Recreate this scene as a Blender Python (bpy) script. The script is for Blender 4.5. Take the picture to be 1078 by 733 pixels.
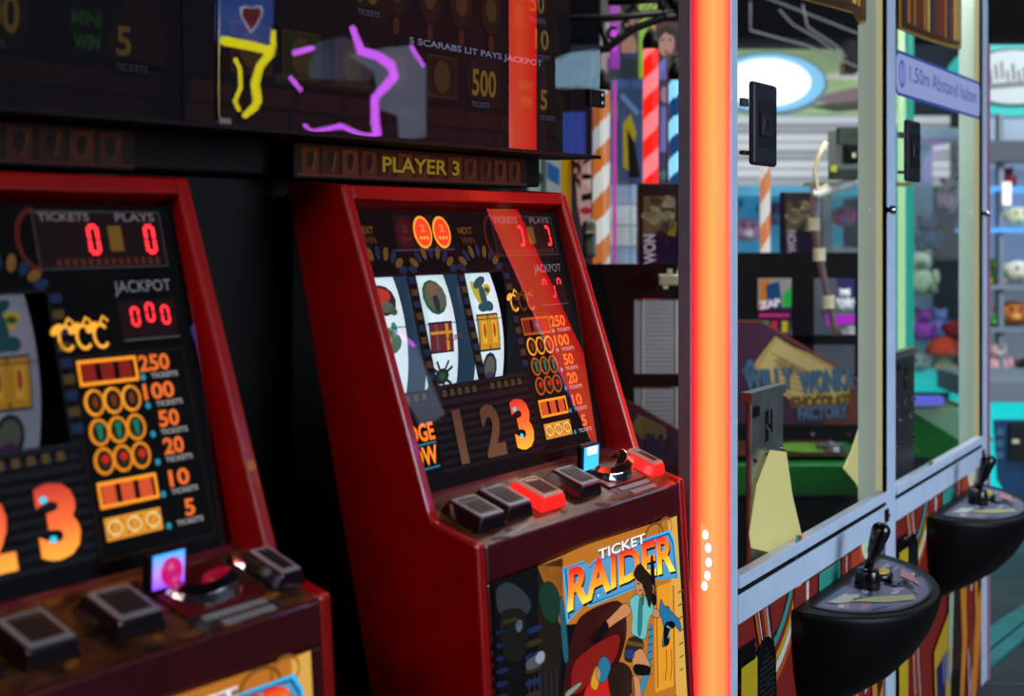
import bpy, bmesh, math, random
from mathutils import Vector, Matrix
random.seed(7)
SC = bpy.context.scene
COL = SC.collection
for o in list(bpy.data.objects): bpy.data.objects.remove(o)

# ------------------------------------------------------------------ camera, light, exposure
EYE = 1.35; FPX = 1500.0; CX = 539.0; HZ = 240.0          # eye height, focal length / horizon in photo pixels (1078x733)
cam_d = bpy.data.cameras.new('camera'); cam = bpy.data.objects.new('camera', cam_d); COL.objects.link(cam)
cam.location = (0, 0, EYE); cam.rotation_euler = (math.pi/2, 0, 0)
cam_d.sensor_width = 36; cam_d.lens = 36*FPX/1078; cam_d.shift_y = -126.5/1078
cam_d.clip_start = .05; cam_d.clip_end = 100
cam_d.dof.use_dof = True; cam_d.dof.focus_distance = 2.45; cam_d.dof.aperture_fstop = 3.6
SC.camera = cam
w = bpy.data.worlds.new('world'); SC.world = w; w.use_nodes = True
w.node_tree.nodes['Background'].inputs[0].default_value = (.55, .7, 1, 1)
w.node_tree.nodes['Background'].inputs[1].default_value = .02
SC.view_settings.view_transform = 'Standard'; SC.view_settings.look = 'None'
SC.view_settings.exposure = 0; SC.view_settings.gamma = 1

def area(name, loc, target, size, energy, color):
    d = bpy.data.lights.new(name, 'AREA'); d.shape = 'RECTANGLE'; d.size, d.size_y = size; d.energy = energy; d.color = color
    o = bpy.data.objects.new(name, d); COL.objects.link(o); o.location = loc
    o.rotation_euler = (Vector(target)-Vector(loc)).to_track_quat('-Z', 'Y').to_euler(); return o
area('daylight_opening', (3.9, .7, 2.0), (1.1, 3.2, .75), (2.4, 2.0), 43, (.70, .85, 1)).data.spread = 1.45      # open side of the hall, right
area('aisle_fill', (-1.2, -.6, 2.7), (.1, 2.2, 1.0), (1.2, .6), 22, (1, .62, .55))             # unseen light added behind the camera for the red side panels
area('hall_fill_back', (1.4, 5.2, 2.95), (1.2, 6.4, 1.2), (3, .8), 48, (.86, .95, 1))          # unseen light added to brighten the posters and stalls behind
area('pusher_fill', (1.0, 4.1, 2.5), (.75, 4.9, .9), (.8, .3), 30, (1, .95, .88))             # unseen light added to lift the dark pusher sign
area('hall_fill_right', (3.4, 5.2, 2.95), (2.8, 7.2, 1.2), (2, .8), 95, (.86, .95, 1))  # unseen fill added to brighten the second bay and toy rack

# ------------------------------------------------------------------ materials
def lin(c):
    if isinstance(c, str): c = tuple(int(c[i:i+2], 16) for i in (0, 2, 4))
    return tuple((v/255/12.92 if v/255 <= .04045 else ((v/255+.055)/1.055)**2.4) for v in c)
MATS = {}
def mat(name, col, rough=.5, metal=0, emit=0, grain=0, scale=40, coat=0, spec=.5, bump=0):
    if name in MATS: return MATS[name]
    m = bpy.data.materials.new(name); m.use_nodes = True; nt = m.node_tree; b = nt.nodes['Principled BSDF']
    c = lin(col); b.inputs['Base Color'].default_value = (*c, 1); b.inputs['Roughness'].default_value = rough
    b.inputs['Metallic'].default_value = metal; b.inputs['Coat Weight'].default_value = coat
    b.inputs['Specular IOR Level'].default_value = spec
    if emit:
        b.inputs['Emission Color'].default_value = (*c, 1); b.inputs['Emission Strength'].default_value = emit
        b.inputs['Base Color'].default_value = (*[v*.12 for v in c], 1)
    if grain or bump:
        tc = nt.nodes.new('ShaderNodeTexCoord'); no = nt.nodes.new('ShaderNodeTexNoise')
        no.inputs['Scale'].default_value = scale; no.inputs['Detail'].default_value = 4
        nt.links.new(tc.outputs['Object'], no.inputs['Vector'])
        if grain:
            r = nt.nodes.new('ShaderNodeValToRGB')
            r.color_ramp.elements[0].position = .3; r.color_ramp.elements[1].position = .7
            r.color_ramp.elements[0].color = (*[v*(1-grain) for v in c], 1); r.color_ramp.elements[1].color = (*[min(1, v*(1+grain)) for v in c], 1)
            nt.links.new(no.outputs['Fac'], r.inputs['Fac']); nt.links.new(r.outputs['Color'], b.inputs['Base Color'])
            if emit: nt.links.new(r.outputs['Color'], b.inputs['Emission Color'])
        if bump:
            bp = nt.nodes.new('ShaderNodeBump'); bp.inputs['Strength'].default_value = bump; bp.inputs['Distance'].default_value = .002
            nt.links.new(no.outputs['Fac'], bp.inputs['Height']); nt.links.new(bp.outputs['Normal'], b.inputs['Normal'])
    MATS[name] = m; return m
def pr_(hexc, e=0):                                                # printed ink; e > 0 makes the print glow
    return mat('print_%s_%g' % (hexc, e), hexc, .5, emit=e, spec=.15 if e else .4)
pr = pr_
def glass(name, tint=(1, 1, 1), ior=1.5):
    if name in MATS: return MATS[name]
    m = bpy.data.materials.new(name); m.use_nodes = True; nt = m.node_tree; nt.nodes.clear()
    out = nt.nodes.new('ShaderNodeOutputMaterial'); mx = nt.nodes.new('ShaderNodeMixShader'); fr = nt.nodes.new('ShaderNodeFresnel')
    t = nt.nodes.new('ShaderNodeBsdfTransparent'); g = nt.nodes.new('ShaderNodeBsdfGlossy')
    t.inputs[0].default_value = (*tint, 1); g.inputs['Roughness'].default_value = .01; fr.inputs[0].default_value = ior
    geo = nt.nodes.new('ShaderNodeNewGeometry'); inv = nt.nodes.new('ShaderNodeMath'); inv.operation = 'SUBTRACT'; inv.inputs[0].default_value = 1
    mul = nt.nodes.new('ShaderNodeMath'); mul.operation = 'MULTIPLY'                 # reflect once, on the outer face of the pane
    nt.links.new(geo.outputs['Backfacing'], inv.inputs[1]); nt.links.new(inv.outputs[0], mul.inputs[0]); nt.links.new(fr.outputs[0], mul.inputs[1])
    nt.links.new(mul.outputs[0], mx.inputs[0]); nt.links.new(t.outputs[0], mx.inputs[1]); nt.links.new(g.outputs[0], mx.inputs[2])
    nt.links.new(mx.outputs[0], out.inputs[0]); MATS[name] = m; return m
def see_through(name, col, alpha, emit=0):
    if name in MATS: return MATS[name]
    m = mat(name, col, .35, emit=emit); b = m.node_tree.nodes['Principled BSDF']; b.inputs['Alpha'].default_value = alpha
    return m
def ramp_mat(name, stops, axis, lo, hi, emit, wave=None):         # colour runs along an object axis
    if name in MATS: return MATS[name]
    m = bpy.data.materials.new(name); m.use_nodes = True; nt = m.node_tree; b = nt.nodes['Principled BSDF']
    tc = nt.nodes.new('ShaderNodeTexCoord'); sp = nt.nodes.new('ShaderNodeSeparateXYZ'); mr = nt.nodes.new('ShaderNodeMapRange')
    r = nt.nodes.new('ShaderNodeValToRGB'); mr.inputs[1].default_value = lo; mr.inputs[2].default_value = hi
    e = r.color_ramp.elements
    while len(e) < len(stops): e.new(.5)
    for el, (p, c) in zip(e, stops): el.position = p; el.color = (*(lin(c) if isinstance(c, str) else c), 1)
    nt.links.new(tc.outputs['Object'], sp.inputs[0]); nt.links.new(sp.outputs[axis], mr.inputs[0])
    nt.links.new(mr.outputs[0], r.inputs[0]); nt.links.new(r.outputs[0], b.inputs['Emission Color'])
    nt.links.new(r.outputs[0], b.inputs['Base Color'])
    b.inputs['Emission Strength'].default_value = emit; b.inputs['Roughness'].default_value = .4
    MATS[name] = m; return m
RED = mat('red_lacquer', 'a60206', .32, grain=.12, scale=25, coat=.25)
DKRED = mat('dark_red_lacquer', '4e0a12', .28, grain=.2, scale=18, coat=.5)
BLACK = mat('black_board', '050506', .6, grain=.2, scale=30, spec=.2)
GLOSSB = mat('black_gloss_plastic', '08080a', .22, grain=.1)
SATINB = mat('black_satin_plastic', '050506', .45, grain=.15, scale=60, spec=.18)
ALU = mat('white_aluminium', 'c6d6ee', .34, metal=.15, grain=.06, scale=15)
CHROME = mat('chrome', 'c8ccd2', .15, metal=1)
STEEL = mat('brushed_steel', '787f80', .35, metal=.7, grain=.3, scale=20)
GREY = mat('grey_strip', '8f9597', .5, grain=.1)
MINT = mat('mint_lit_profile', 'a9c4b6', .5, emit=.55, grain=.04, scale=6)
CREAM = mat('cream_plastic', 'd8d4b0', .5, grain=.05)
GLASS = glass('clear_glass'); SCREENGLASS = glass('display_glass', ior=1.62)
TOPGLASS = glass('topper_glass', (.9, .9, .95), ior=1.75)

# ------------------------------------------------------------------ object helpers
def tag(o, label=None, cat=None, group=None, kind=None):
    if label: o['label'] = label
    if cat: o['category'] = cat
    if group: o['group'] = group
    if kind: o['kind'] = kind
    return o
def thing(name, label, cat, loc=(0, 0, 0), rz=0, group=None):
    o = bpy.data.objects.new(name, None); COL.objects.link(o); o.empty_display_size = .1
    o.location = loc; o.rotation_euler = (0, 0, rz); return tag(o, label, cat, group)
class MB:
    def __init__(s): s.v = []; s.f = []; s.mi = []; s.mats = []
    def m(s, mt):
        if mt not in s.mats: s.mats.append(mt)
        return s.mats.index(mt)
    def add(s, vs, fs, mt):
        b = len(s.v); s.v += [tuple(v) for v in vs]; i = s.m(mt)
        for f in fs: s.f.append(tuple(b+k for k in f)); s.mi.append(i)
    def hexa(s, a, b, mt):                                       # two matching quads -> solid
        s.add(list(a)+list(b), [(3, 2, 1, 0), (4, 5, 6, 7), (0, 1, 5, 4), (1, 2, 6, 5), (2, 3, 7, 6), (3, 0, 4, 7)], mt)
    def box(s, lo, hi, mt):
        x0, y0, z0 = lo; x1, y1, z1 = hi
        s.hexa([(x0, y0, z0), (x1, y0, z0), (x1, y1, z0), (x0, y1, z0)], [(x0, y0, z1), (x1, y0, z1), (x1, y1, z1), (x0, y1, z1)], mt)
    def slab(s, q, off, mt):
        off = Vector(off); s.hexa([Vector(p) for p in q], [Vector(p)+off for p in q], mt)
    def prism(s, pts, off, mt):                                  # polygon extruded along off
        n = len(pts); off = Vector(off); a = [Vector(p) for p in pts]
        s.add(a+[p+off for p in a], [tuple(range(n-1, -1, -1)), tuple(range(n, 2*n))]+[(i, (i+1) % n, n+(i+1) % n, n+i) for i in range(n)], mt)
    def tube(s, path, r, mt, n=8, closed_ends=True):
        P = [Vector(p) for p in path]; rs = r if isinstance(r, (list, tuple)) else [r]*len(P); rings = []
        for i, p in enumerate(P):
            t = (P[min(i+1, len(P)-1)]-P[max(i-1, 0)]).normalized()
            a = t.orthogonal().normalized() if i == 0 else (pa-t*pa.dot(t)).normalized()
            pa = a; b = t.cross(a)
            rings.append([p+(a*math.cos(2*math.pi*k/n)+b*math.sin(2*math.pi*k/n))*rs[i] for k in range(n)])
        fs = [(i*n+k, i*n+(k+1) % n, (i+1)*n+(k+1) % n, (i+1)*n+k) for i in range(len(P)-1) for k in range(n)]
        if closed_ends: fs += [tuple(range(n-1, -1, -1)), tuple((len(P)-1)*n+k for k in range(n))]
        s.add([q for r_ in rings for q in r_], fs, mt)
    def lathe(s, c, prof, mt, n=20, axis=Vector((0, 0, 1))):     # prof: (radius, height)
        axis = axis.normalized(); a = axis.orthogonal().normalized(); b = axis.cross(a); c = Vector(c)
        vs = [c+axis*h+(a*math.cos(2*math.pi*k/n)+b*math.sin(2*math.pi*k/n))*r for r, h in prof for k in range(n)]
        L = len(prof)
        fs = [(i*n+k, i*n+(k+1) % n, (i+1)*n+(k+1) % n, (i+1)*n+k) for i in range(L-1) for k in range(n)]
        fs += [tuple(range(n-1, -1, -1)), tuple((L-1)*n+k for k in range(n))]
        s.add(vs, fs, mt)
    def ball(s, c, r, mt, n=14, rot=None):
        r = r if isinstance(r, (tuple, list)) else (r, r, r); c = Vector(c); L = n//2+1; vs = []
        for i in range(L):
            th = math.pi*i/(L-1)
            for k in range(n):
                p = Vector((r[0]*math.sin(th)*math.cos(2*math.pi*k/n), r[1]*math.sin(th)*math.sin(2*math.pi*k/n), r[2]*math.cos(th)))
                vs.append(c+(rot @ p if rot else p))
        s.add(vs, [(i*n+k, (i+1)*n+k, (i+1)*n+(k+1) % n, i*n+(k+1) % n) for i in range(L-1) for k in range(n)], mt)
    def build(s, name, parent=None, smooth=False, bevel=0, label=None):
        me = bpy.data.meshes.new(name); me.from_pydata(s.v, [], s.f)
        for mt in s.mats: me.materials.append(mt)
        for p, i in zip(me.polygons, s.mi): p.material_index = i; p.use_smooth = smooth
        bm = bmesh.new(); bm.from_mesh(me); bmesh.ops.remove_doubles(bm, verts=bm.verts, dist=1e-6)
        if not getattr(s, 'flat', False): bmesh.ops.recalc_face_normals(bm, faces=bm.faces)
        bm.to_mesh(me); bm.free(); me.update()
        o = bpy.data.objects.new(name, me); COL.objects.link(o)
        if parent: o.parent = parent
        if bevel:
            b = o.modifiers.new('bevel', 'BEVEL'); b.width = bevel; b.segments = 2; b.limit_method = 'ANGLE'
        if label: o['label'] = label
        return o
def one(fn, name, parent=None, smooth=False, bevel=0, label=None):
    m = MB(); fn(m); return m.build(name, parent, smooth, bevel, label)
def boxo(name, lo, hi, mt, parent=None, bevel=0, label=None):
    m = MB(); m.box(lo, hi, mt); return m.build(name, parent, False, bevel, label)

class Frame:                                                     # a placed thing's axes
    def __init__(s, origin, rz):
        s.o = Vector(origin); s.rz = rz; s.M = Matrix.Translation(s.o) @ Matrix.Rotation(rz, 4, 'Z'); s.I = s.M.inverted()
    def hit(s, x, y, p, n):                                      # where the sight line of a photo pixel meets a plane of this thing
        o = s.I @ Vector((0, 0, EYE)); r = s.I.to_3x3() @ Vector(((x-CX)/FPX, 1, (HZ-y)/FPX)); n = Vector(n)
        return o+r*((Vector(p)-o).dot(n)/r.dot(n))
WORLD = Frame((0, 0, 0), 0)
def at(x, y, Y): return Vector(((x-CX)/FPX*Y, Y, EYE+(HZ-y)/FPX*Y))

TXT = {}
def text_geo(s, bold=0, shear=0):
    k = (s, bold, shear)
    if k in TXT: return TXT[k]
    c = bpy.data.curves.new('lettering', 'FONT'); c.body = s; c.size = 1; c.resolution_u = 3; c.offset = bold; c.shear = shear
    o = bpy.data.objects.new('lettering', c); COL.objects.link(o); bpy.context.view_layer.update()
    me = bpy.data.meshes.new_from_object(o.evaluated_get(bpy.context.evaluated_depsgraph_get()))
    v = [(p.co.x, p.co.y) for p in me.vertices]; f = [tuple(p.vertices) for p in me.polygons]
    bpy.data.objects.remove(o); bpy.data.curves.remove(c); bpy.data.meshes.remove(me)
    x0 = min(a for a, b in v); x1 = max(a for a, b in v); y0 = min(b for a, b in v); y1 = max(b for a, b in v)
    TXT[k] = ([((a-x0)/(x1-x0), (b-y0)/(y1-y0)) for a, b in v], f); return TXT[k]
class Art(MB):                                                   # flat print on a plane: p0 + u*U + v*V, layers stacked along the normal
    flat = True
    def __init__(s, fr, p0, U, V, warp=None, gap=.0005):
        super().__init__(); s.fr = fr; s.p0 = Vector(p0); s.U = Vector(U).normalized(); s.V = Vector(V).normalized()
        s.N = s.U.cross(s.V); s.warp = warp; s.gap = gap
    def uv(s, x, y):
        q = s.fr.hit(x, y, s.p0, s.N)-s.p0; return (q.dot(s.U), q.dot(s.V))
    def P(s, u, v, L): return s.p0+s.U*u+s.V*v+s.N*(L*s.gap+(s.warp(u, v) if s.warp else 0))
    def poly(s, pts, mt, L=1, px=True):
        q = [s.uv(*p) if px else p for p in pts]
        area2 = sum(q[i][0]*q[(i+1) % len(q)][1]-q[(i+1) % len(q)][0]*q[i][1] for i in range(len(q)))
        if area2 < 0: q.reverse()
        if s.warp:                                               # fan with rings so that it follows the curved drum
            c = (sum(a for a, b in q)/len(q), sum(b for a, b in q)/len(q)); d = []
            for i in range(len(q)):
                a, b = q[i], q[(i+1) % len(q)]
                d += [(a[0]+(b[0]-a[0])*t, a[1]+(b[1]-a[1])*t) for t in (0, .34, .67)]
            n = len(d); vs = [s.P(c[0]+(a-c[0])*t, c[1]+(b-c[1])*t, L) for t in (1, .66, .33) for a, b in d]+[s.P(*c, L)]
            fs = [(r*n+i, r*n+(i+1) % n, (r+1)*n+(i+1) % n, (r+1)*n+i) for r in (0, 1) for i in range(n)]+[(2*n+i, 2*n+(i+1) % n, 3*n) for i in range(n)]
            s.add(vs, fs, mt)
        else: s.add([s.P(u, v, L) for u, v in q], [tuple(range(len(q)))], mt)
    def rect(s, u0, v0, u1, v1, mt, L=1): s.poly([(u0, v0), (u1, v0), (u1, v1), (u0, v1)], mt, L, False)
    def pbox(s, x0, y0, x1, y1, mt, L=1):                        # upright rectangle on the plane through two pixel corners
        a = s.uv(x0, y0); b = s.uv(x1, y1); s.rect(min(a[0], b[0]), min(a[1], b[1]), max(a[0], b[0]), max(a[1], b[1]), mt, L)
    def ell(s, c, ru, rv, mt, L=1, px=True, n=20, rot=0):
        c = s.uv(*c) if px else c; cr, sr = math.cos(rot), math.sin(rot); q = []
        for k in range(n):
            a, b = ru*math.cos(2*math.pi*k/n), rv*math.sin(2*math.pi*k/n); q.append((c[0]+a*cr-b*sr, c[1]+a*sr+b*cr))
        s.poly(q, mt, L, False)
    def ring(s, c, ru, rv, wd, mt, L=1, px=True, n=20, a0=0, a1=360):
        c = s.uv(*c) if px else c
        s.line([(c[0]+ru*math.cos(math.radians(a0+(a1-a0)*k/n)), c[1]+rv*math.sin(math.radians(a0+(a1-a0)*k/n))) for k in range(n+1)], wd, mt, L, False)
    def line(s, pts, wd, mt, L=1, px=True):
        q = [Vector(s.uv(*p)) if px else Vector(p) for p in pts]; l = []; r = []
        for i, p in enumerate(q):
            t = (q[min(i+1, len(q)-1)]-q[max(i-1, 0)]); t = t.normalized() if t.length > 1e-9 else Vector((1, 0)); n = Vector((-t.y, t.x))*wd/2
            l.append(p+n); r.append(p-n)
        m = len(q); s.add([s.P(*p, L) for p in l]+[s.P(*p, L) for p in r], [(m+i, m+i+1, i+1, i) for i in range(m-1)], mt)
    def rframe(s, u0, v0, u1, v1, wd, mt, L=1): s.line([(u0, v0), (u1, v0)], wd, mt, L, False); s.line([(u0, v1), (u1, v1)], wd, mt, L, False); s.line([(u0, v0-wd/2), (u0, v1+wd/2)], wd, mt, L, False); s.line([(u1, v0-wd/2), (u1, v1+wd/2)], wd, mt, L, False)
    def text(s, t, bl, br, h, mt, L=2, px=True, bold=.02, shear=0):  # baseline left / right, cap height in metres
        v, f = text_geo(t, bold, shear); a = Vector(s.uv(*bl) if px else bl); b = Vector(s.uv(*br) if px else br)
        e = b-a; up = Vector((-e.y, e.x)).normalized()*h
        s.add([s.P(*(a+e*x+up*y), L) for x, y in v], f, mt)
SEG = {'0': 'abcdef', '1': 'bc', '7': 'abc', 'n': 'cegz', 'q': 'abf', 'j': 'cd', 'u': 'cde', 'o': 'cdeg', ')': 'abcf', 'J': 'bcd'}
def digit(A, c, wd, h, segs, mt, L=3):
    u, v = c; x = wd/2; y = h/2
    S = dict(a=((-x, y), (x, y)), b=((x, y), (x, 0)), c=((x, 0), (x, -y)), d=((-x, -y), (x, -y)), e=((-x, 0), (-x, -y)), f=((-x, y), (-x, 0)), g=((-x, 0), (x, 0)))
    for k in segs:
        if k in S:
            (a, b), (c2, d) = S[k]; e = .0009; dx, dy = c2-a, d-b; n = math.hypot(dx, dy)
            A.line([(u+a+dx/n*e, v+b+dy/n*e), (u+c2-dx/n*e, v+d-dy/n*e)], h*.17, mt, L, False)

# ------------------------------------------------------------------ the two machine rows
def row(vp):
    t = (vp-CX)/FPX; c = 1/math.sqrt(1+t*t); return Vector((t*c, c, 0)), Vector((-c, t*c, 0)), math.atan2(c, t*c)
SD, SI, SANG = row(1535)              # slot row: along, inwards
CD, CI, CANG = row(1415)              # glass cabinet

# ------------------------------------------------------------------ setting
FLOORM = mat('dark_subfloor', '15171a', .7, grain=.3, scale=6)
fl = boxo('floor', (-3.5, -4, -.1), (6.5, 10.5, -.02), FLOORM); tag(fl, kind='structure')
pm = [mat('plank_%d' % i, c, .55, grain=.35, scale=9, bump=.3) for i, c in enumerate(('26292b', '1f2225', '2a2c2d', '222528'))]
for i in range(30):
    y0 = -2.5+i*.42
    b = boxo('plank', (-3.4, y0, -.02), (6.4, y0+.405, 0), pm[i % 4], fl, .004)
boxo('ceiling', (-3.5, -4, 3.1), (6.5, 10.5, 3.2), mat('black_ceiling', '07070a', .9, grain=.2))['kind'] = 'structure'
boxo('wall_back', (-3.5, 10.2, 0), (6.5, 10.4, 3.1), mat('back_wall_grey', '4a5563', .8, grain=.15, scale=3))['kind'] = 'structure'
boxo('wall_left', (-3.6, -4, 0), (-3.5, 10.4, 3.1), BLACK)['kind'] = 'structure'
TEALP = mat('teal_floor_paint', '1f6668', .6, grain=.25, scale=8)
def floorq(m, pts): m.prism([at_floor(*p) for p in pts], (0, 0, .012), TEALP)
def at_floor(x, y): Y = EYE*FPX/(y-HZ); return Vector(((x-CX)/FPX*Y, Y, .001))
tr = one(lambda m: floorq(m, [(1025, 700), (1025, 675), (1100, 625), (1100, 640)]), 'trim_1'); tag(tr, kind='structure')
tr = one(lambda m: floorq(m, [(1025, 722), (1025, 704), (1100, 643), (1100, 657)]), 'trim_2'); tag(tr, kind='structure')

# ------------------------------------------------------------------ ticket slot stations
TT = Vector((0, .3207, .9472)); NM = Vector((0, .9472, -.3207))
B0 = Vector((0, .10, .968)); A0 = Vector((0, .15, .9536)); ST = Vector((0, .2471, .969)); SN = Vector((0, .969, -.2471))   # the display stands a little steeper than the rim
OR = pr('ff9a1e', 1.1); ORD = pr('b5560f', .9); YEL = pr('ffc428', 1.0); RDL = mat('led_digit_red', (255, 40, 50), .4, emit=2.2)
REDP = pr('c8281e', .8); INK = mat('art_black', '050508', .6, grain=.3, spec=.1); BROWNK = pr('1a0e08', .25)
BLU = pr('22324f', .25); GOLDD = pr('5e4318', .35); GOLDDIM = pr('2c1c0b', .4); WHT = pr('b9bcc4', .35); CYA = pr('45d8ff', 1)
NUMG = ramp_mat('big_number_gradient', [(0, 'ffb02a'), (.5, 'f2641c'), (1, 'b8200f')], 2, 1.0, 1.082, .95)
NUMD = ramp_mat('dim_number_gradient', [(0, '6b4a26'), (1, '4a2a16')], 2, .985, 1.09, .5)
def face_icon(A, kind, c, r, dim):
    e = .35 if dim else 1
    G = pr('2e6b3c', e*.6); R = pr('c03a2a', e*.8); D = pr('2a3440', e*.5); Y = pr('d8c23a', e*.7); GO = pr('d99a22', e*.8); BL = pr('1f5a66', e*.7); MR = pr('7c2236', e*.7); GR = pr('6a6f63', e*.6)
    u, v = c
    def el(du, dv, a, b, mt, L, rot=0): A.ell((u+du*r, v+dv*r), a*r, b*r, mt, L, False, 12, rot)
    if kind == 'ruby': el(0, 0, 1, .8, D, 2); el(-.1, .25, .75, .4, R, 3); el(.1, -.35, .6, .3, GR, 3); el(.6, -.6, .3, .2, G, 3)
    if kind == 'bird': el(0, 0, .9, .6, G, 2); el(-.2, .4, .5, .3, GR, 3); el(.4, .6, .25, .4, pr('3a9d7d', e*.7), 3); el(-.3, -.5, .5, .3, D, 3); el(-.3, .1, .4, .2, Y, 4)
    if kind == 'hero': el(0, 0, 1, .95, G, 2); el(.05, .05, .85, .8, GR, 3); el(-.1, .4, .35, .35, pr('8a6f4a', e*.6), 4); el(0, -.3, .25, .55, D, 4)
    if kind == 'chest': A.rect(u-r, v-.8*r, u+r, v+.8*r, D, 2); A.rect(u-.92*r, v-.7*r, u+.92*r, v+.7*r, MR, 3); A.rect(u-.95*r, v+.15*r, u+.95*r, v+.3*r, GO, 4); A.rect(u+.35*r, v-.7*r, u+.6*r, v+.7*r, GO, 4); A.rect(u-.5*r, v-.7*r, u-.35*r, v+.7*r, GR, 4)
    if kind == 'snake': el(0, -.2, .3, .8, BL, 3); el(-.5, .1, .3, .7, Y, 2, .3); el(.45, .2, .5, .3, Y, 2, .5); el(-.3, -.75, .4, .25, BL, 3); el(.35, -.7, .4, .3, BL, 3); el(0, .65, .7, .25, BL, 3, .4); el(.5, .2, .25, .15, G, 4)
    if kind == 'gate': A.rect(u-r, v-r, u+r, v+r, D, 2); A.rect(u-.92*r, v-.9*r, u+.92*r, v+.9*r, GO, 3); A.line([(u, v-.9*r), (u, v+.9*r)], .12*r, pr('6e430c', e*.8), 4, False); A.rect(u-.7*r, v-.6*r, u-.25*r, v+.6*r, pr('e8b43a', e*.9), 4); A.rect(u+.25*r, v-.6*r, u+.7*r, v+.6*r, pr('e8b43a', e*.9), 4); el(-.45, .1, .12, .4, R, 5); el(.45, .1, .12, .4, R, 5)
    if kind == 'mask': el(0, 0, .7, .9, D, 2); el(0, .1, .5, .6, GR, 3); el(0, -.4, .4, .3, pr('5a3a66', e*.6), 4)
    if kind == 'spider': el(0, 0, .6, .4, D, 2); [A.line([(u, v), (u+r*math.cos(k), v+r*math.sin(k)*.9)], .15*r, D, 2, False) for k in (0.5, 1, 2.1, 2.6, 3.7, 4.2, 5.2, 5.8)]; el(0, 0, .3, .2, G, 3)

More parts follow.
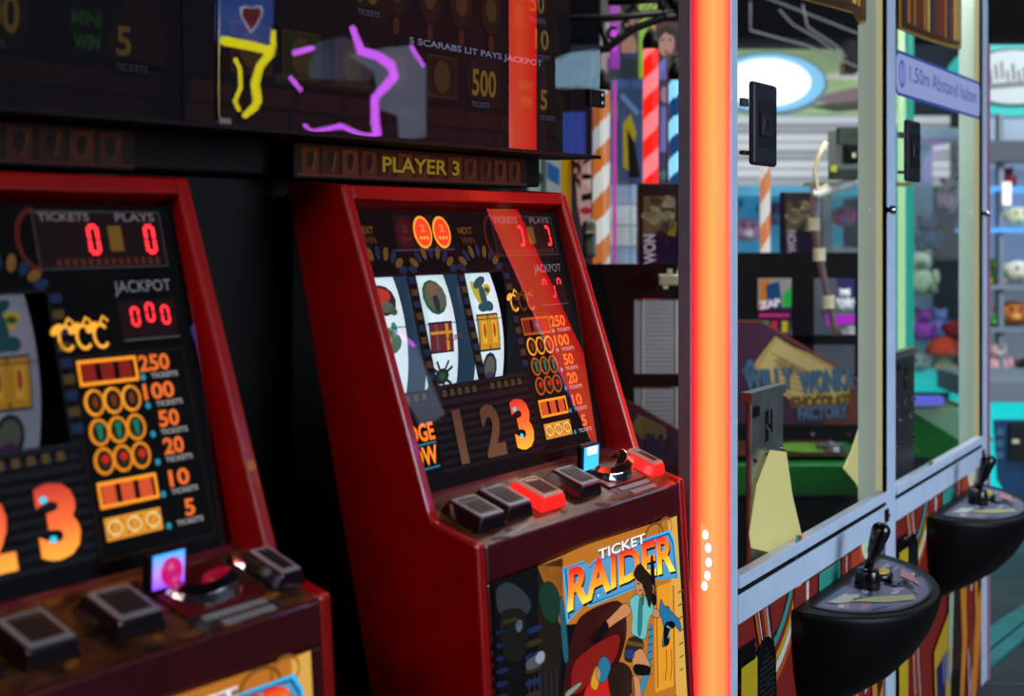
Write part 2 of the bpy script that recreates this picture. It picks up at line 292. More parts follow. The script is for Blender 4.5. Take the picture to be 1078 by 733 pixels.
def make_station(k, off, label):
    """one red ticket machine; k = 2 the near sharp one, 1 its blurred neighbour on the left"""
    org = SD*(1.528+off)+SI*1.05; fr2 = Frame(SD*1.528+SI*1.05, SANG)
    t = thing('ticket_machine', label, 'arcade machine', org, SANG)
    W = .6; lit = k == 2
    prof = [(.357, 1.418), (.25, 1.411), (.10, .968), (.092, .955), (.02, .934), (.008, .75), (-.005, .5), (-.03, 0), (.16, 0), (.20, .71)]
    for x in (0, W-.02):
        m = MB(); m.prism([(x, a, b) for a, b in prof], (.02, 0, 0), RED); m.build('side_panel', t, False, .004)
    m = MB(); R = [B0+TT*.468, B0+TT*.447]
    m.slab([Vector((.02, *R[0].yz)), Vector((W-.02, *R[0].yz)), Vector((W-.02, *R[1].yz)), Vector((.02, *R[1].yz))], NM*.075, RED); m.build('top_rail', t, False, .003)
    boxo('back_panel', (.02, .36, .74), (W-.02, .375, 1.40), BLACK, t)
    # sill under the display and the sloped button deck
    m = MB(); m.prism([(.02, .166, .978), (.02, .150, .978), (.02, .130, .968), (.02, .166, .955)], (W-.04, 0, 0), mat('plum_sill', '6a2438', .25, grain=.1, coat=.5)); m.build('sill', t)
    DECK = mat('deck_print', '4c321a', .3, grain=.75, scale=34, coat=.5)
    m = MB(); m.prism([(.02, .14, .973), (.02, .022, .929), (.02, .022, .905), (.02, .14, .925)], (W-.04, 0, 0), DECK); m.build('button_deck', t)
    DV = Vector((0, .118, .044)).normalized(); DP = Vector((0, .02, .929))
    dk = Art(fr2, DP, (1, 0, 0), DV); dk.rect(.021, .001, .579, .125, DECK, .6); rr = random.Random(3)
    for i in range(60):
        dk.ell((rr.uniform(.03, .57), rr.uniform(.004, .122)), rr.uniform(.006, .022), rr.uniform(.002, .006), [pr('6b4a22'), pr('2c1a10'), pr('8a5a20'), pr('1c120e')][i % 4], 1+i % 3, False, 10, rr.uniform(-.5, .5))
    dk.build('deck_artwork', t)
    # belly: frame round the lit poster
    def fy(z): return .02-(.934-z)*.066
    def bar(m, x0, x1, z0, z1): m.slab([(x0, fy(z0), z0), (x1, fy(z0), z0), (x1, fy(z1), z1), (x0, fy(z1), z1)], (0, .02, 0), DKRED)
    m = MB(); bar(m, .02, W-.02, .879, .931); m.build('apron', t, False, .004)
    m = MB(); bar(m, .02, .028, .60, .879); bar(m, .558, W-.02, .60, .879); bar(m, .02, W-.02, .06, .60); m.build('front_panel', t, False, .003)
    poster(fr2, t, lit)
    one(lambda m: m.box((.03, .0, 0), (W-.03, .15, .06), BLACK), 'plinth', t)
    # display panel with three reel windows
    A = Art(fr2, A0, (1, 0, 0), ST)
    win = [(.022, .124), (.147, .250), (.271, .374)]; wv = (.168, .336)
    xs = [.02]+[q for w_ in win for q in w_]+[.58]
    A.rect(.02, .018, .58, wv[0], INK, 0); A.rect(.02, wv[1], .58, .436, INK, 0)
    for i in range(0, 8, 2): A.rect(xs[i], wv[0], xs[i+1], wv[1], INK, 0)
    # faint brick lines
    for i in range(11):
        v = .045+i*.012
        A.rect(.12, v, .385, v+.006, pr('15151d', .5), 1)
    # gold and blue tiles round the reels
    for i, (a, b) in enumerate(win):
        n = 9; c = (a+b)/2-.005
        for q in range(n):
            th = math.pi*(q+.5)/n
            A.ell((c+.052*math.cos(th), .340+.032*math.sin(th)), .006, .011, pr('7a5a22', .5) if q % 2 else pr('1c3058', .45), 2, False, 10, th-math.pi/2)
        for q in range(9):
            A.rect(b+.004, .18+q*.018, b+.019, .19+q*.018, pr('5e4820', .45) if q % 2 else pr('1c2f5a', .5), 2)
        for q in range(5): A.rect(a+.006+q*.019, .153, a+.016+q*.019, .163, pr('6a5434', .4), 2)
        A.rframe(a-.002, .148, b+.002, wv[1]+.002, .003, pr('14141c', .4), 1)
    A.text('WIN LINE', (461, 362), (487, 356), .008, pr('5e5642', .4)) if lit else None
    for x0, x1 in ((377, 394), (482, 498)):
        A.text('NEXT', (x0, 246.5), (x1-1, 246.5), .011, pr('8a5a1c', .5)); A.text('WIN', (x0+4, 257), (x1+2, 257), .011, pr('6a3f18', .5))
    a = A.uv(411, 226); b = A.uv(479, 265); A.rect(a[0], b[1], b[0], a[1], pr('1c0608', .5), 1)
    for i, c in enumerate(((425.5, 245.5), (444.4, 244.7), (464.4, 244.7))):
        on = i > 0
        A.ell(c, .0225, .0255, pr('ff9a28', 1.2) if on else pr('3a0a10', .5), 2); A.ell(c, .0185, .0215, pr('ff3a1c', 1.4) if on else pr('4a0c14', .5), 3)
        cu, cv = A.uv(*c)
        A.text('2', (cu-.006, cv), (cu+.006, cv), .012, pr('ff8a3a', 1.1) if on else pr('7a3038', .5), 4, False)
        for d in (-.008, 0, .008): A.ell((cu+d, cv-.009), .0028, .0028, pr('ffb050', 1.1) if on else pr('7a3038', .5), 4, False, 8)
    a = A.uv(412, 264); A.line([a, (a[0]+.155, a[1])], .0018, pr('5a4a7a', .5), 3, False)
    # tickets / plays window
    tp = (.352, .362, .556, .430)
    A.rect(tp[0]+.02, tp[1], tp[2], tp[3], pr('170708', .6), 1); A.rframe(tp[0]+.02, tp[1], tp[2], tp[3]-.002, .0016, pr('4a4a50', .5), 2)
    A.ring((tp[0]+.022, (tp[1]+tp[3])/2), .026, .034, .006, pr('5a1a14', .5), 2, False, 14, 90, 270)
    for q in range(14): A.rect(.395+q*.011, tp[1]+.003, .401+q*.011, tp[1]+.011, pr('5a2a18', .6), 2)
    A.text('TICKETS', (.378, .4165), (.449, .4165), .010, pr('7c7078', .6), 3, False); A.text('PLAYS', (.487, .4165), (.547, .4165), .010, pr('7c7078', .6), 3, False)
    A.rect(.473, .381, .493, .411, pr('7a5a1c', .6), 3)
    A.text('JACKPOT', (.468, .3275), (.554, .3275), .018, pr('8c8a98', .6), 3, False, .0)
    A.rect(.470, .276, .555, .322, pr('1a0608', .7), 1); A.line([(.470, .276), (.555, .276)], .0015, pr('6a6a72', .5), 3, False)
    # pay table: six rows of icons and the ticket numbers
    def row_uv(y0, y1, x0): return A.uv(x0, (y0+y1)/2)
    rows = [('250', .243, 'box'), ('100', .210, 'coin'), ('50', .177, 'hero'), ('20', .145, 'gem'), ('10', .108, 'gate'), ('5', .072, 'bar')]
    sc_u = .395
    for q in range(3):
        c = (.385+q*.024, .290); bright = pr('ffae38', 1.15) if (not lit or q == 0) else pr('6e3a12', .7)
        A.ring((c[0]+.006, c[1]-.006), .010, .013, .004, bright if not lit or q < 2 else ORD, 2, False, 12, 40, 320); A.ell((c[0]-.006, c[1]+.004), .010, .005, bright, 3, False, 10, .5)
        A.line([(c[0]+.004, c[1]+.006), (c[0]+.012, c[1]+.016), (c[0]+.018, c[1]+.01)], .003, bright, 3, False)
    for txt, v, kd in rows:
        u0 = .400; u1 = .480
        if kd in ('box', 'gate'):
            A.rframe(u0, v-.012, u1, v+.013, .004, OR if kd == 'gate' or not lit else ORD, 3)
            for q in range(3): A.rect(u0+.004+q*.0258, v-.010, u0+.0225+q*.0258, v+.011, pr('e0562a', .9) if kd == 'gate' else pr('8a1c12', .8), 2)
        elif kd == 'bar':
            A.rect(u0, v-.013, u1, v+.012, pr('e8962a', .95), 2)
            for q in range(6): A.line([(u0+.004+q*.0135, v-.009), (u0+.01+q*.0135, v+.008)], .003, pr('a0561a', .9), 3, False)
            for q in range(3): A.ring((u0+.013+q*.027, v), .009, .008, .002, pr('fff0a0', .9), 4, False, 10)
        else:
            for q in range(3):
                c = (u0+.014+q*.026, v)
                A.ell(c, .0145, .0155, pr('a8540e', 1) if lit and kd != 'coin' else pr('e88a18', 1), 2, False, 14, -.2 if kd == 'gem' else 0)
                A.ell(c, .0105, .012, pr('1c0d08', .5), 3, False, 14)
                if kd == 'hero': A.ell(c, .004, .010, pr('1c7a5c', .8), 4, False, 8); A.ell((c[0], c[1]+.006), .006, .003, pr('1c7a5c', .8), 4, False, 8)
                elif kd == 'gem': A.ell((c[0]+.001, c[1]+.002), .006, .005, pr('d02a14', .8), 4, False, 8); A.ell((c[0], c[1]-.005), .005, .003, pr('3a2a10', .8), 4, False, 8)
                else: A.ell(c, .004, .007, pr('7a3a12', .8), 4, False, 8); A.ring(c, .0125, .0135, .002, pr('ffb030', 1), 4, False, 12, 90, 270)
        wd = .0155*len(txt)
        A.text(txt, (.531-wd, v-.005), (.531, v-.005), .0195, pr('f0702c', 1), 3, False, .03)
        A.text('TICKETS', (.500, v-.0135), (.541, v-.0135), .006, pr('c8c4c4', .6), 3, False)
        A.ell((.488, v-.011), .004, .004, pr('2a9ab8', .8), 3, False, 8)
    A.rframe(.390, .040, .556, .262, .0015, pr('2c1c14', .6), 1)
    # big step numbers and the nudge lamp
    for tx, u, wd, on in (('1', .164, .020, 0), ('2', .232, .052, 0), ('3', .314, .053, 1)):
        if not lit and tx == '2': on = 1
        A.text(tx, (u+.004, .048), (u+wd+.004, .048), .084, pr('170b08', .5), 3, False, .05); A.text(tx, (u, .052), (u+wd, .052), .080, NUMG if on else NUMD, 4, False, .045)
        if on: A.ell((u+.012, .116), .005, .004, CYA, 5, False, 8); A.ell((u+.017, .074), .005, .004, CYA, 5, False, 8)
    A.text('NUDGE', (.012, .094), (.115, .096), .026, pr('ff7a24', 1.2), 3, False, .03); A.text('NOW', (.030, .060), (.113, .062), .027, pr('ff8a24', 1.2), 3, False, .03)
    A.line([(.03, .0905), (.115, .0925)], .003, pr('1f7f9a', .8), 3, False); A.line([(.03, .056), (.113, .058)], .003, pr('1f7f9a', .8), 3, False)
    A.build('display_artwork', t)
    # LED digits
    for i, c in enumerate(((.451, .395), (.535, .395))):
        D = Art(fr2, A0, (1, 0, 0), ST); digit(D, c, .012, .031, 'abcdef' if not lit else 'abcd', RDL); D.build('led_digit', t)
    for i, c in enumerate(((.492, .309), (.515, .299), (.538, .309))):
        D = Art(fr2, A0, (1, 0, 0), ST); digit(D, c if lit else (c[0], c[1]+(.008 if i == 1 else -.006)), .010, .020, ('abf', 'bcd', 'abf')[i] if lit else 'abcdef', RDL); D.build('led_digit', t)
    # reels
    Rr = .28; vc = .280
    def warp(u, v): return -.004-Rr+math.sqrt(max(1e-6, Rr*Rr-(v-vc)**2))
    kinds = [['ruby', 'bird', 'mask'], ['hero', 'chest', 'spider'], ['snake', 'gate', 'mask']]
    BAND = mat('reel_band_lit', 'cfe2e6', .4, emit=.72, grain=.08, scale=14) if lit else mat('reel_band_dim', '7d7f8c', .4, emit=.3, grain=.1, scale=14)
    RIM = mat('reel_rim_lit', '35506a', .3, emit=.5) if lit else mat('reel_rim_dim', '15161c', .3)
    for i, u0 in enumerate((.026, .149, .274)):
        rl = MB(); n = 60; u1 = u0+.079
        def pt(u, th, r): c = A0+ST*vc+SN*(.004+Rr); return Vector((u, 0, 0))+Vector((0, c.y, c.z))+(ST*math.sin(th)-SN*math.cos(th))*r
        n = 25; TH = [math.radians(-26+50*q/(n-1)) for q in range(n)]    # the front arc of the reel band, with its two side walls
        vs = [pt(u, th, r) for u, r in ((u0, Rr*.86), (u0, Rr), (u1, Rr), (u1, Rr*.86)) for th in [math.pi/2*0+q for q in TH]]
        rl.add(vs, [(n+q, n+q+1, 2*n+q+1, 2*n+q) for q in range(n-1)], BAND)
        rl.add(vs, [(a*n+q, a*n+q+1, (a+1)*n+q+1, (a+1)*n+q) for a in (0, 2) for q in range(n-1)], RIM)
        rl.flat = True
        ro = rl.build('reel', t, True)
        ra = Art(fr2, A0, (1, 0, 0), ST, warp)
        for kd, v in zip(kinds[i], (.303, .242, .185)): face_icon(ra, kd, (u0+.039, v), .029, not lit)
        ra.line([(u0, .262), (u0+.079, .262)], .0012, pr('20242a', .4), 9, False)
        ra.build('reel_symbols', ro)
    # glass over the display
    m = MB(); P = [A0+ST*.020-SN*.011, A0+ST*.437-SN*.011]
    m.slab([(.021, *P[0].yz), (.579, *P[0].yz), (.579, *P[1].yz), (.021, *P[1].yz)], -SN*.004, SCREENGLASS); m.build('display_glass', t)
    # the buttons on the deck
    DN = Vector((0, -DV.z, DV.y))
    def dp(u, v, h): return DP+Vector((u, 0, 0))+DV*v+DN*h
    def button(u, v, wu, wv_, on, label, top=None):
        b = MB(); base = mat('button_red_lit', 'ff2420', .25, emit=1.1) if on else mat('button_dark', '1c0d14', .2, grain=.1, coat=.6)
        lo = [dp(u-wu/2-.006, v-wv_/2-.006, 0), dp(u+wu/2+.006, v-wv_/2-.006, 0), dp(u+wu/2+.006, v+wv_/2+.006, 0), dp(u-wu/2-.006, v+wv_/2+.006, 0)]
        md = [dp(u-wu/2-.003, v-wv_/2-.003, .010), dp(u+wu/2+.003, v-wv_/2-.003, .010), dp(u+wu/2+.003, v+wv_/2+.003, .010), dp(u-wu/2-.003, v+wv_/2+.003, .010)]
        hi = [dp(u-wu/2, v-wv_/2, .019), dp(u+wu/2, v-wv_/2, .019), dp(u+wu/2, v+wv_/2, .019), dp(u-wu/2, v+wv_/2, .019)]
        b.hexa(lo, md, base); b.hexa(md, hi, base); bo = b.build('push_button', t, False, .002, label)
        c = MB(); g = .002
        q = [dp(u-wu/2+g, v-wv_/2+g, .019), dp(u+wu/2-g, v-wv_/2+g, .019), dp(u+wu/2-g, v+wv_/2-g, .019), dp(u-wu/2+g, v+wv_/2-g, .019)]
        c.slab(q, DN*.003, mat('cap_rim_lit', 'e8b0a4', .2, emit=.35) if on else mat('cap_rim', 'a8b2ba', .22, metal=.3)); co = c.build('button_cap', bo, False, .001)
        a_ = Art(fr2, dp(u, v, .0222), (1, 0, 0), DV)
        a_.rect(-wu/2+.008, -wv_/2+.008, wu/2-.008, wv_/2-.008, pr('7a2a22', .5) if on else pr(top or '141a1c'), 1)
        for q in range(3): a_.rect(-wu/2+.011+q*(wu-.022)/3, -wv_/2+.011, -wu/2+.011+(q+.7)*(wu-.022)/3, wv_/2-.02, pr('3a1416', .4) if on else pr('262c2e'), 2)
        a_.line([(-wu/2+.012, wv_/2-.012), (wu/2-.012, wv_/2-.014)], .004, pr('e8d8c8', .4) if on else pr('4a5a56'), 2, False)
        a_.build('button_print', bo)
    button(.072, .060, .058, .058, False, 'black square button nearest the left side', '66746e')
    button(.148, .066, .058, .058, False, 'black square button with silvery rim', '525e5c')
    button(.236, .064, .056, .058, lit, 'glowing red button' if lit else 'dark amber button', '3a2210')
    button(.345, .066, .056, .058, False, 'dark unlit button with pale rim', '1a1c22')
    button(.566, .066, .034, .058, lit, 'glowing red button at the right end' if lit else 'dark button with pale front edge', '141418')
    # coin entry: lit screen with chrome mouth
    m = MB(); m.slab([dp(.408, .035, 0), dp(.530, .035, 0), dp(.530, .118, 0), dp(.408, .118, 0)], DN*.004, mat('entry_plate', '5a1016', .3)); ce = m.build('coin_entry', t, False, .002)
    sx0, sx1 = .396, .452
    m = MB(); m.slab([dp(sx0, .084, .004), dp(sx1, .084, .004), dp(sx1, .098, .046), dp(sx0, .098, .046)], DV*.010, SATINB); m.build('screen_housing', ce, False, .003)
    SM = mat('entry_screen_blue', '38b0ff', .3, emit=1.6) if lit else ramp_mat('entry_screen_pink', [(0, '7a3ae8'), (.45, 'a878f0'), (1, '18a0ff')], 2, .965, 1.005, 1.4)
    m = MB(); e = (dp(0, .098, .046)-dp(0, .084, .004)); fn = Vector((0, -e.z, e.y)).normalized()
    s0 = dp(0, .084, .004)+e*.12+fn*.001; s1 = dp(0, .084, .004)+e*.94+fn*.001
    m.slab([s0+Vector((sx0+.006, 0, 0)), s0+Vector((sx1-.006, 0, 0)), s1+Vector((sx1-.006, 0, 0)), s1+Vector((sx0+.006, 0, 0))], fn*.001, SM)
    if lit: c0 = s0*.35+s1*.65; m.slab([c0+Vector((sx0+.014, 0, 0))+fn*.001, c0+Vector((sx1-.013, 0, 0))+fn*.001, c0+Vector((sx1-.013, 0, .012))+fn*.001, c0+Vector((sx0+.014, 0, .012))+fn*.001], fn*.001, mat('entry_white', 'e8f8ff', .3, emit=1.6))
    else:
        m.ball(s0*.55+s1*.45+Vector((sx0+.030, 0, 0))+fn*.003, (.015, .006, .016), mat('magenta_glow', 'c81470', .3, emit=1.0))
    m.build('lit_screen', ce)
    m = MB(); n = 12
    for q in range(n):                                            # chrome mouth: a dished bowl ring
        a0, a1 = math.pi*(.0+q/n), math.pi*((q+1)/n)
        def rp(a, r, h): return dp(.470+r*1.2*math.cos(a), .082-r*.95*math.sin(a), h)
        m.hexa([rp(a0, .044, .004), rp(a1, .044, .004), rp(a1, .024, .004), rp(a0, .024, .004)], [rp(a0, .040, .020+.010*math.cos(a0)), rp(a1, .040, .020+.010*math.cos(a1)), rp(a1, .027, .026+.010*math.cos(a1)), rp(a0, .027, .026+.010*math.cos(a0))], CHROME)
    m.build('chrome_mouth', ce, False, .001)
    if not lit:
        m = MB(); m.ball(dp(.488, .070, .014), (.026, .018, .010), mat('red_lip', 'b01038', .25, emit=.5)); m.build('red_slot_cover', ce, True)
    m = MB(); m.slab([dp(.405, .008, 0), dp(.528, .008, 0), dp(.528, .036, 0), dp(.405, .036, 0)], DN*.001, mat('strip_plate', '1c2224', .4)); lp = m.build('label_plate', t)
    for v in (.012, .027):
        m = MB(); m.slab([dp(.425 if v > .02 else .44, v-.0045, .001), dp(.518, v-.0045, .001), dp(.518, v+.0045, .001), dp(.425 if v > .02 else .44, v+.0045, .001)], DN*.0015, GREY); m.build('label_strip', lp)
    return t

def poster(fr, t, lit):
    """back-lit belly print: title and a generic explorer"""
    P0 = Vector((0, .0145, .934)); V = Vector((0, .066, 1)).normalized()
    A = Art(fr, P0, (1, 0, 0), V)
    def c(*pts): return [(500+x/3.8, 540+y/3.8) for x, y in pts]
    def soft(pts):
        for _ in range(2): pts = [q for i in range(len(pts)) for p, r in ((pts[i], pts[(i+1) % len(pts)]),) for q in ((p[0]*.78+r[0]*.22, p[1]*.78+r[1]*.22), (p[0]*.22+r[0]*.78, p[1]*.22+r[1]*.78))]
        return pts
    OUTL = pr('0a0a0c', .2)
    def blob(pts, mt, L):                                         # soft shape with a drawn dark outline
        q = soft(c(*pts)); A.poly(q, mt, L); A.line(q+[q[0]], .0011, OUTL, L+.5)
    E = 1.0
    A.rect(.026, -.335, .56, -.052, pr('0c0d12', .5), 0)
    A.poly(c((250, 215), (440, 130), (805, 12), (845, 700), (700, 800), (560, 760), (560, 430), (340, 450)), pr('c87a26', E*.8), 1)
    A.poly(c((250, 215), (350, 180), (350, 460), (330, 760), (250, 800)), pr('2a2018', .5), 1)
    A.poly(c((805, 12), (770, 30), (805, 760), (848, 740)), pr('e8b050', E*.85), 2)
    A.poly(c((715, 300), (800, 270), (800, 690), (720, 720)), pr('f0a028', E*.85), 2)
    for x in (722, 790): A.line(c((x, 290), (x+6, 700)), .004, pr('a05a18', .8), 3)
    for q in range(7): A.line(c((808+q*1.5, 320+q*52), (830, 309+q*52)), .0025, pr('8a5418', .7), 3)
    A.ring(c((715, 90))[0], .030, .018, .004, pr('7a4a18', .8), 2); A.ring(c((760, 60))[0], .022, .016, .004, pr('8a5a20', .8), 2)
    # left: shaded stone statue and striped cloth
    blob(((75, 300), (130, 270), (195, 310), (230, 370), (200, 420), (90, 420)), pr('3c4348', .5), 2)
    blob(((90, 390), (200, 380), (215, 520), (180, 600), (110, 600), (95, 500)), pr('1d1d18', .5), 3)
    A.line(c((105, 440), (160, 425), (175, 450)), .006, pr('3a3312', .6), 4)
    A.ell(c((172, 452))[0], .008, .008, pr('6a7a90', .5), 4)
    for q in range(7):
        y = 470+q*52; blob(((80, y), (130, y-12), (130, y+12), (82, y+26)), pr('16264e', .7), 3)
        blob(((195, y-5), (265, y-28), (268, y), (197, y+24)), pr('1c2c58' if q % 2 == 0 else '3a2f1c', .7), 3)
    blob(((195, 590), (270, 550), (280, 600), (200, 640)), pr('5a6066', .6), 4); A.ell(c((255, 578))[0], .012, .008, pr('a8b4c0', .6), 5)
    blob(((245, 300), (300, 265), (340, 330), (330, 450), (270, 430)), pr('1c4636', .5), 2)
    blob(((330, 340), (350, 330), (375, 590), (350, 610)), pr('2a6a80', .6), 3)
    for q in range(6): A.line(c((210+q*22, 660-q*8), (216+q*22, 800)), .003, pr('30343c', .6), 4)
    # centre: red rocks
    blob(((360, 600), (400, 430), (470, 380), (590, 340), (610, 480), (560, 640), (480, 700), (430, 800), (340, 800)), pr('3c0c0a', .7), 2)
    blob(((380, 600), (480, 520), (585, 470), (560, 600), (440, 700), (380, 740)), pr('8a1812', .8), 3)
    blob(((430, 700), (500, 640), (560, 660), (585, 720), (560, 800), (430, 800)), pr('c81f18', .9), 4)
    blob(((470, 650), (500, 570), (530, 580), (540, 640), (500, 690)), pr('2a7a9c', .8), 5); blob(((450, 690), (480, 600), (500, 640), (480, 720)), pr('e0a028', .8), 5)
    blob(((520, 640), (570, 590), (620, 620), (630, 700), (590, 780), (540, 760)), pr('2a1810', .7), 5)
    blob(((350, 720), (420, 670), (420, 690), (360, 745)), pr('9aa89a', .6), 5)
    # title
    out = [(345, 222), (430, 192), (440, 222), (478, 185), (560, 150), (690, 98), (775, 68), (792, 110), (808, 262), (735, 268), (690, 262), (640, 300), (450, 378), (436, 350), (415, 385), (360, 442), (355, 330)]
    A.poly(c(*out), pr('30b4ea', E), 5)
    cx, cy = 580, 235
    A.poly(c(*[(cx+(x-cx)*.972, cy+(y-cy)*.93) for x, y in out]), pr('0c2a6a', E*.7), 6)
    A.poly(c(*[(cx+(x-cx)*.955, cy+(y-cy)*.89) for x, y in out]), pr('58a8d8', E*.8), 7)
    TG = ramp_mat('title_gradient', [(0, 'ffd83a'), (.45, 'f88a1c'), (1, 'd02412')], 2, .802, .858, 1.0)
    v, f = text_geo('RAIDER', .03, .12)
    def put(dx, dy, mt, L):                                       # letters grow towards both ends like the sign's
        bl, br, tl, tr_ = [Vector(A.uv(500+x/3.8, 540+y/3.8)) for x, y in ((360, 398), (792, 232), (352, 226), (772, 82))]
        pts = []
        for x, y in v:
            arch = .012*(1-2*abs(x-.5))*(1-y)
            p = (bl*(1-x)+br*x)*(1-y)+(tl*(1-x)+tr_*x)*y; pts.append(A.P(p.x+dx, p.y+dy+arch, L))
        A.add(pts, f, mt)
    put(.0035, -.004, pr('081030', .3), 8); put(0, 0, TG, 9)
    A.text('TICKET', c((484, 192))[0], c((672, 122))[0], .015, pr('14141c', .3), 10, bold=.05); A.text('TICKET', c((482, 189))[0], c((670, 119))[0], .015, pr('f4f4f8', 1), 11, bold=.02)
    A.poly(c((468, 325), (492, 315), (480, 348)), pr('1c6ab0', .9), 10); A.poly(c((474, 328), (487, 322), (480, 340)), pr('d8e8f0', .9), 11)
    # explorer in a teal shirt
    SK = pr('c98a5a', .9); SKD = pr('8a5234', .8); HA = pr('2c1a12', .6); TE = pr('6cc0c0', .9); TED = pr('2f7f8a', .8); BK = pr('0c0c10', .4)
    blob(((685, 440), (700, 450), (693, 620), (660, 720), (640, 790), (630, 760), (655, 660), (678, 600)), pr('2a8fb0', .9), 11)
    for q in range(7): A.line(c((676, 470+q*30), (696, 462+q*30)), .002, pr('10506a', .8), 12)
    blob(((688, 170), (700, 168), (712, 375), (692, 350)), BK, 12)
    blob(((695, 375), (728, 392), (722, 424), (690, 412)), SK, 12); blob(((688, 280), (706, 288), (704, 380), (690, 385), (682, 310)), SK, 12); blob(((690, 320), (712, 330), (710, 372), (692, 365)), BK, 13)
    blob(((590, 350), (618, 400), (560, 432), (508, 470), (492, 450), (540, 402)), SK, 12); blob(((508, 428), (524, 458), (474, 524), (448, 512), (488, 450)), BK, 13)
    blob(((598, 345), (645, 318), (690, 350), (702, 395), (680, 420), (667, 512), (630, 495), (608, 482), (616, 412)), TE, 13)
    blob(((640, 330), (655, 350), (650, 490), (632, 490)), TED, 14); blob(((648, 326), (662, 336), (656, 378)), SKD, 14)
    blob(((622, 252), (650, 262), (658, 312), (642, 338), (628, 312)), SK, 14)
    blob(((612, 242), (640, 196), (664, 226), (688, 250), (694, 305), (682, 395), (664, 320), (652, 282), (630, 268)), HA, 15)
    blob(((628, 282), (638, 280), (638, 286)), BK, 16); blob(((636, 308), (648, 305), (642, 312)), pr('a02c28', .8), 16)
    blob(((592, 502), (628, 490), (662, 515), (650, 560), (615, 600), (575, 588)), pr('30281e', .7), 14)
    blob(((580, 545), (618, 540), (622, 580), (582, 586)), pr('2a3c7c', .8), 15); A.line(c((590, 518), (660, 530)), .006, pr('6a4a20', .8), 15)
    blob(((612, 560), (650, 535), (678, 590), (686, 622), (650, 642), (612, 636)), SK, 15); blob(((612, 600), (686, 612), (682, 648), (618, 648)), BK, 16)
    blob(((606, 650), (642, 650), (652, 790), (612, 800)), SK, 15); blob(((606, 650), (616, 650), (626, 800), (612, 800)), SKD, 16)
    # blue jackal head on the pillar, thin legs under it
    blob(((728, 335), (744, 375), (762, 372), (768, 392), (803, 422), (814, 462), (800, 470), (790, 452), (768, 445), (762, 500), (742, 540), (732, 530), (742, 470), (735, 430), (722, 400)), pr('2472a0', .9), 12)
    blob(((740, 440), (775, 430), (790, 452), (760, 470), (765, 520), (740, 540)), BK, 13); A.line(c((752, 452), (768, 462), (756, 500)), .003, pr('90b8c8', .8), 14)
    for x in (752, 772): A.line(c((x, 545), (x+2, 610), (x-4, 670)), .0025, pr('7a4010', .8), 12)
    A.build('belly_poster', t)
    if not lit: return

make_station(2, 0, 'sharp red ticket machine with white lit reels and glowing red buttons beside the orange pillar')
make_station(1, -.889, 'blurred red ticket machine at the left edge with pink glowing coin entry')

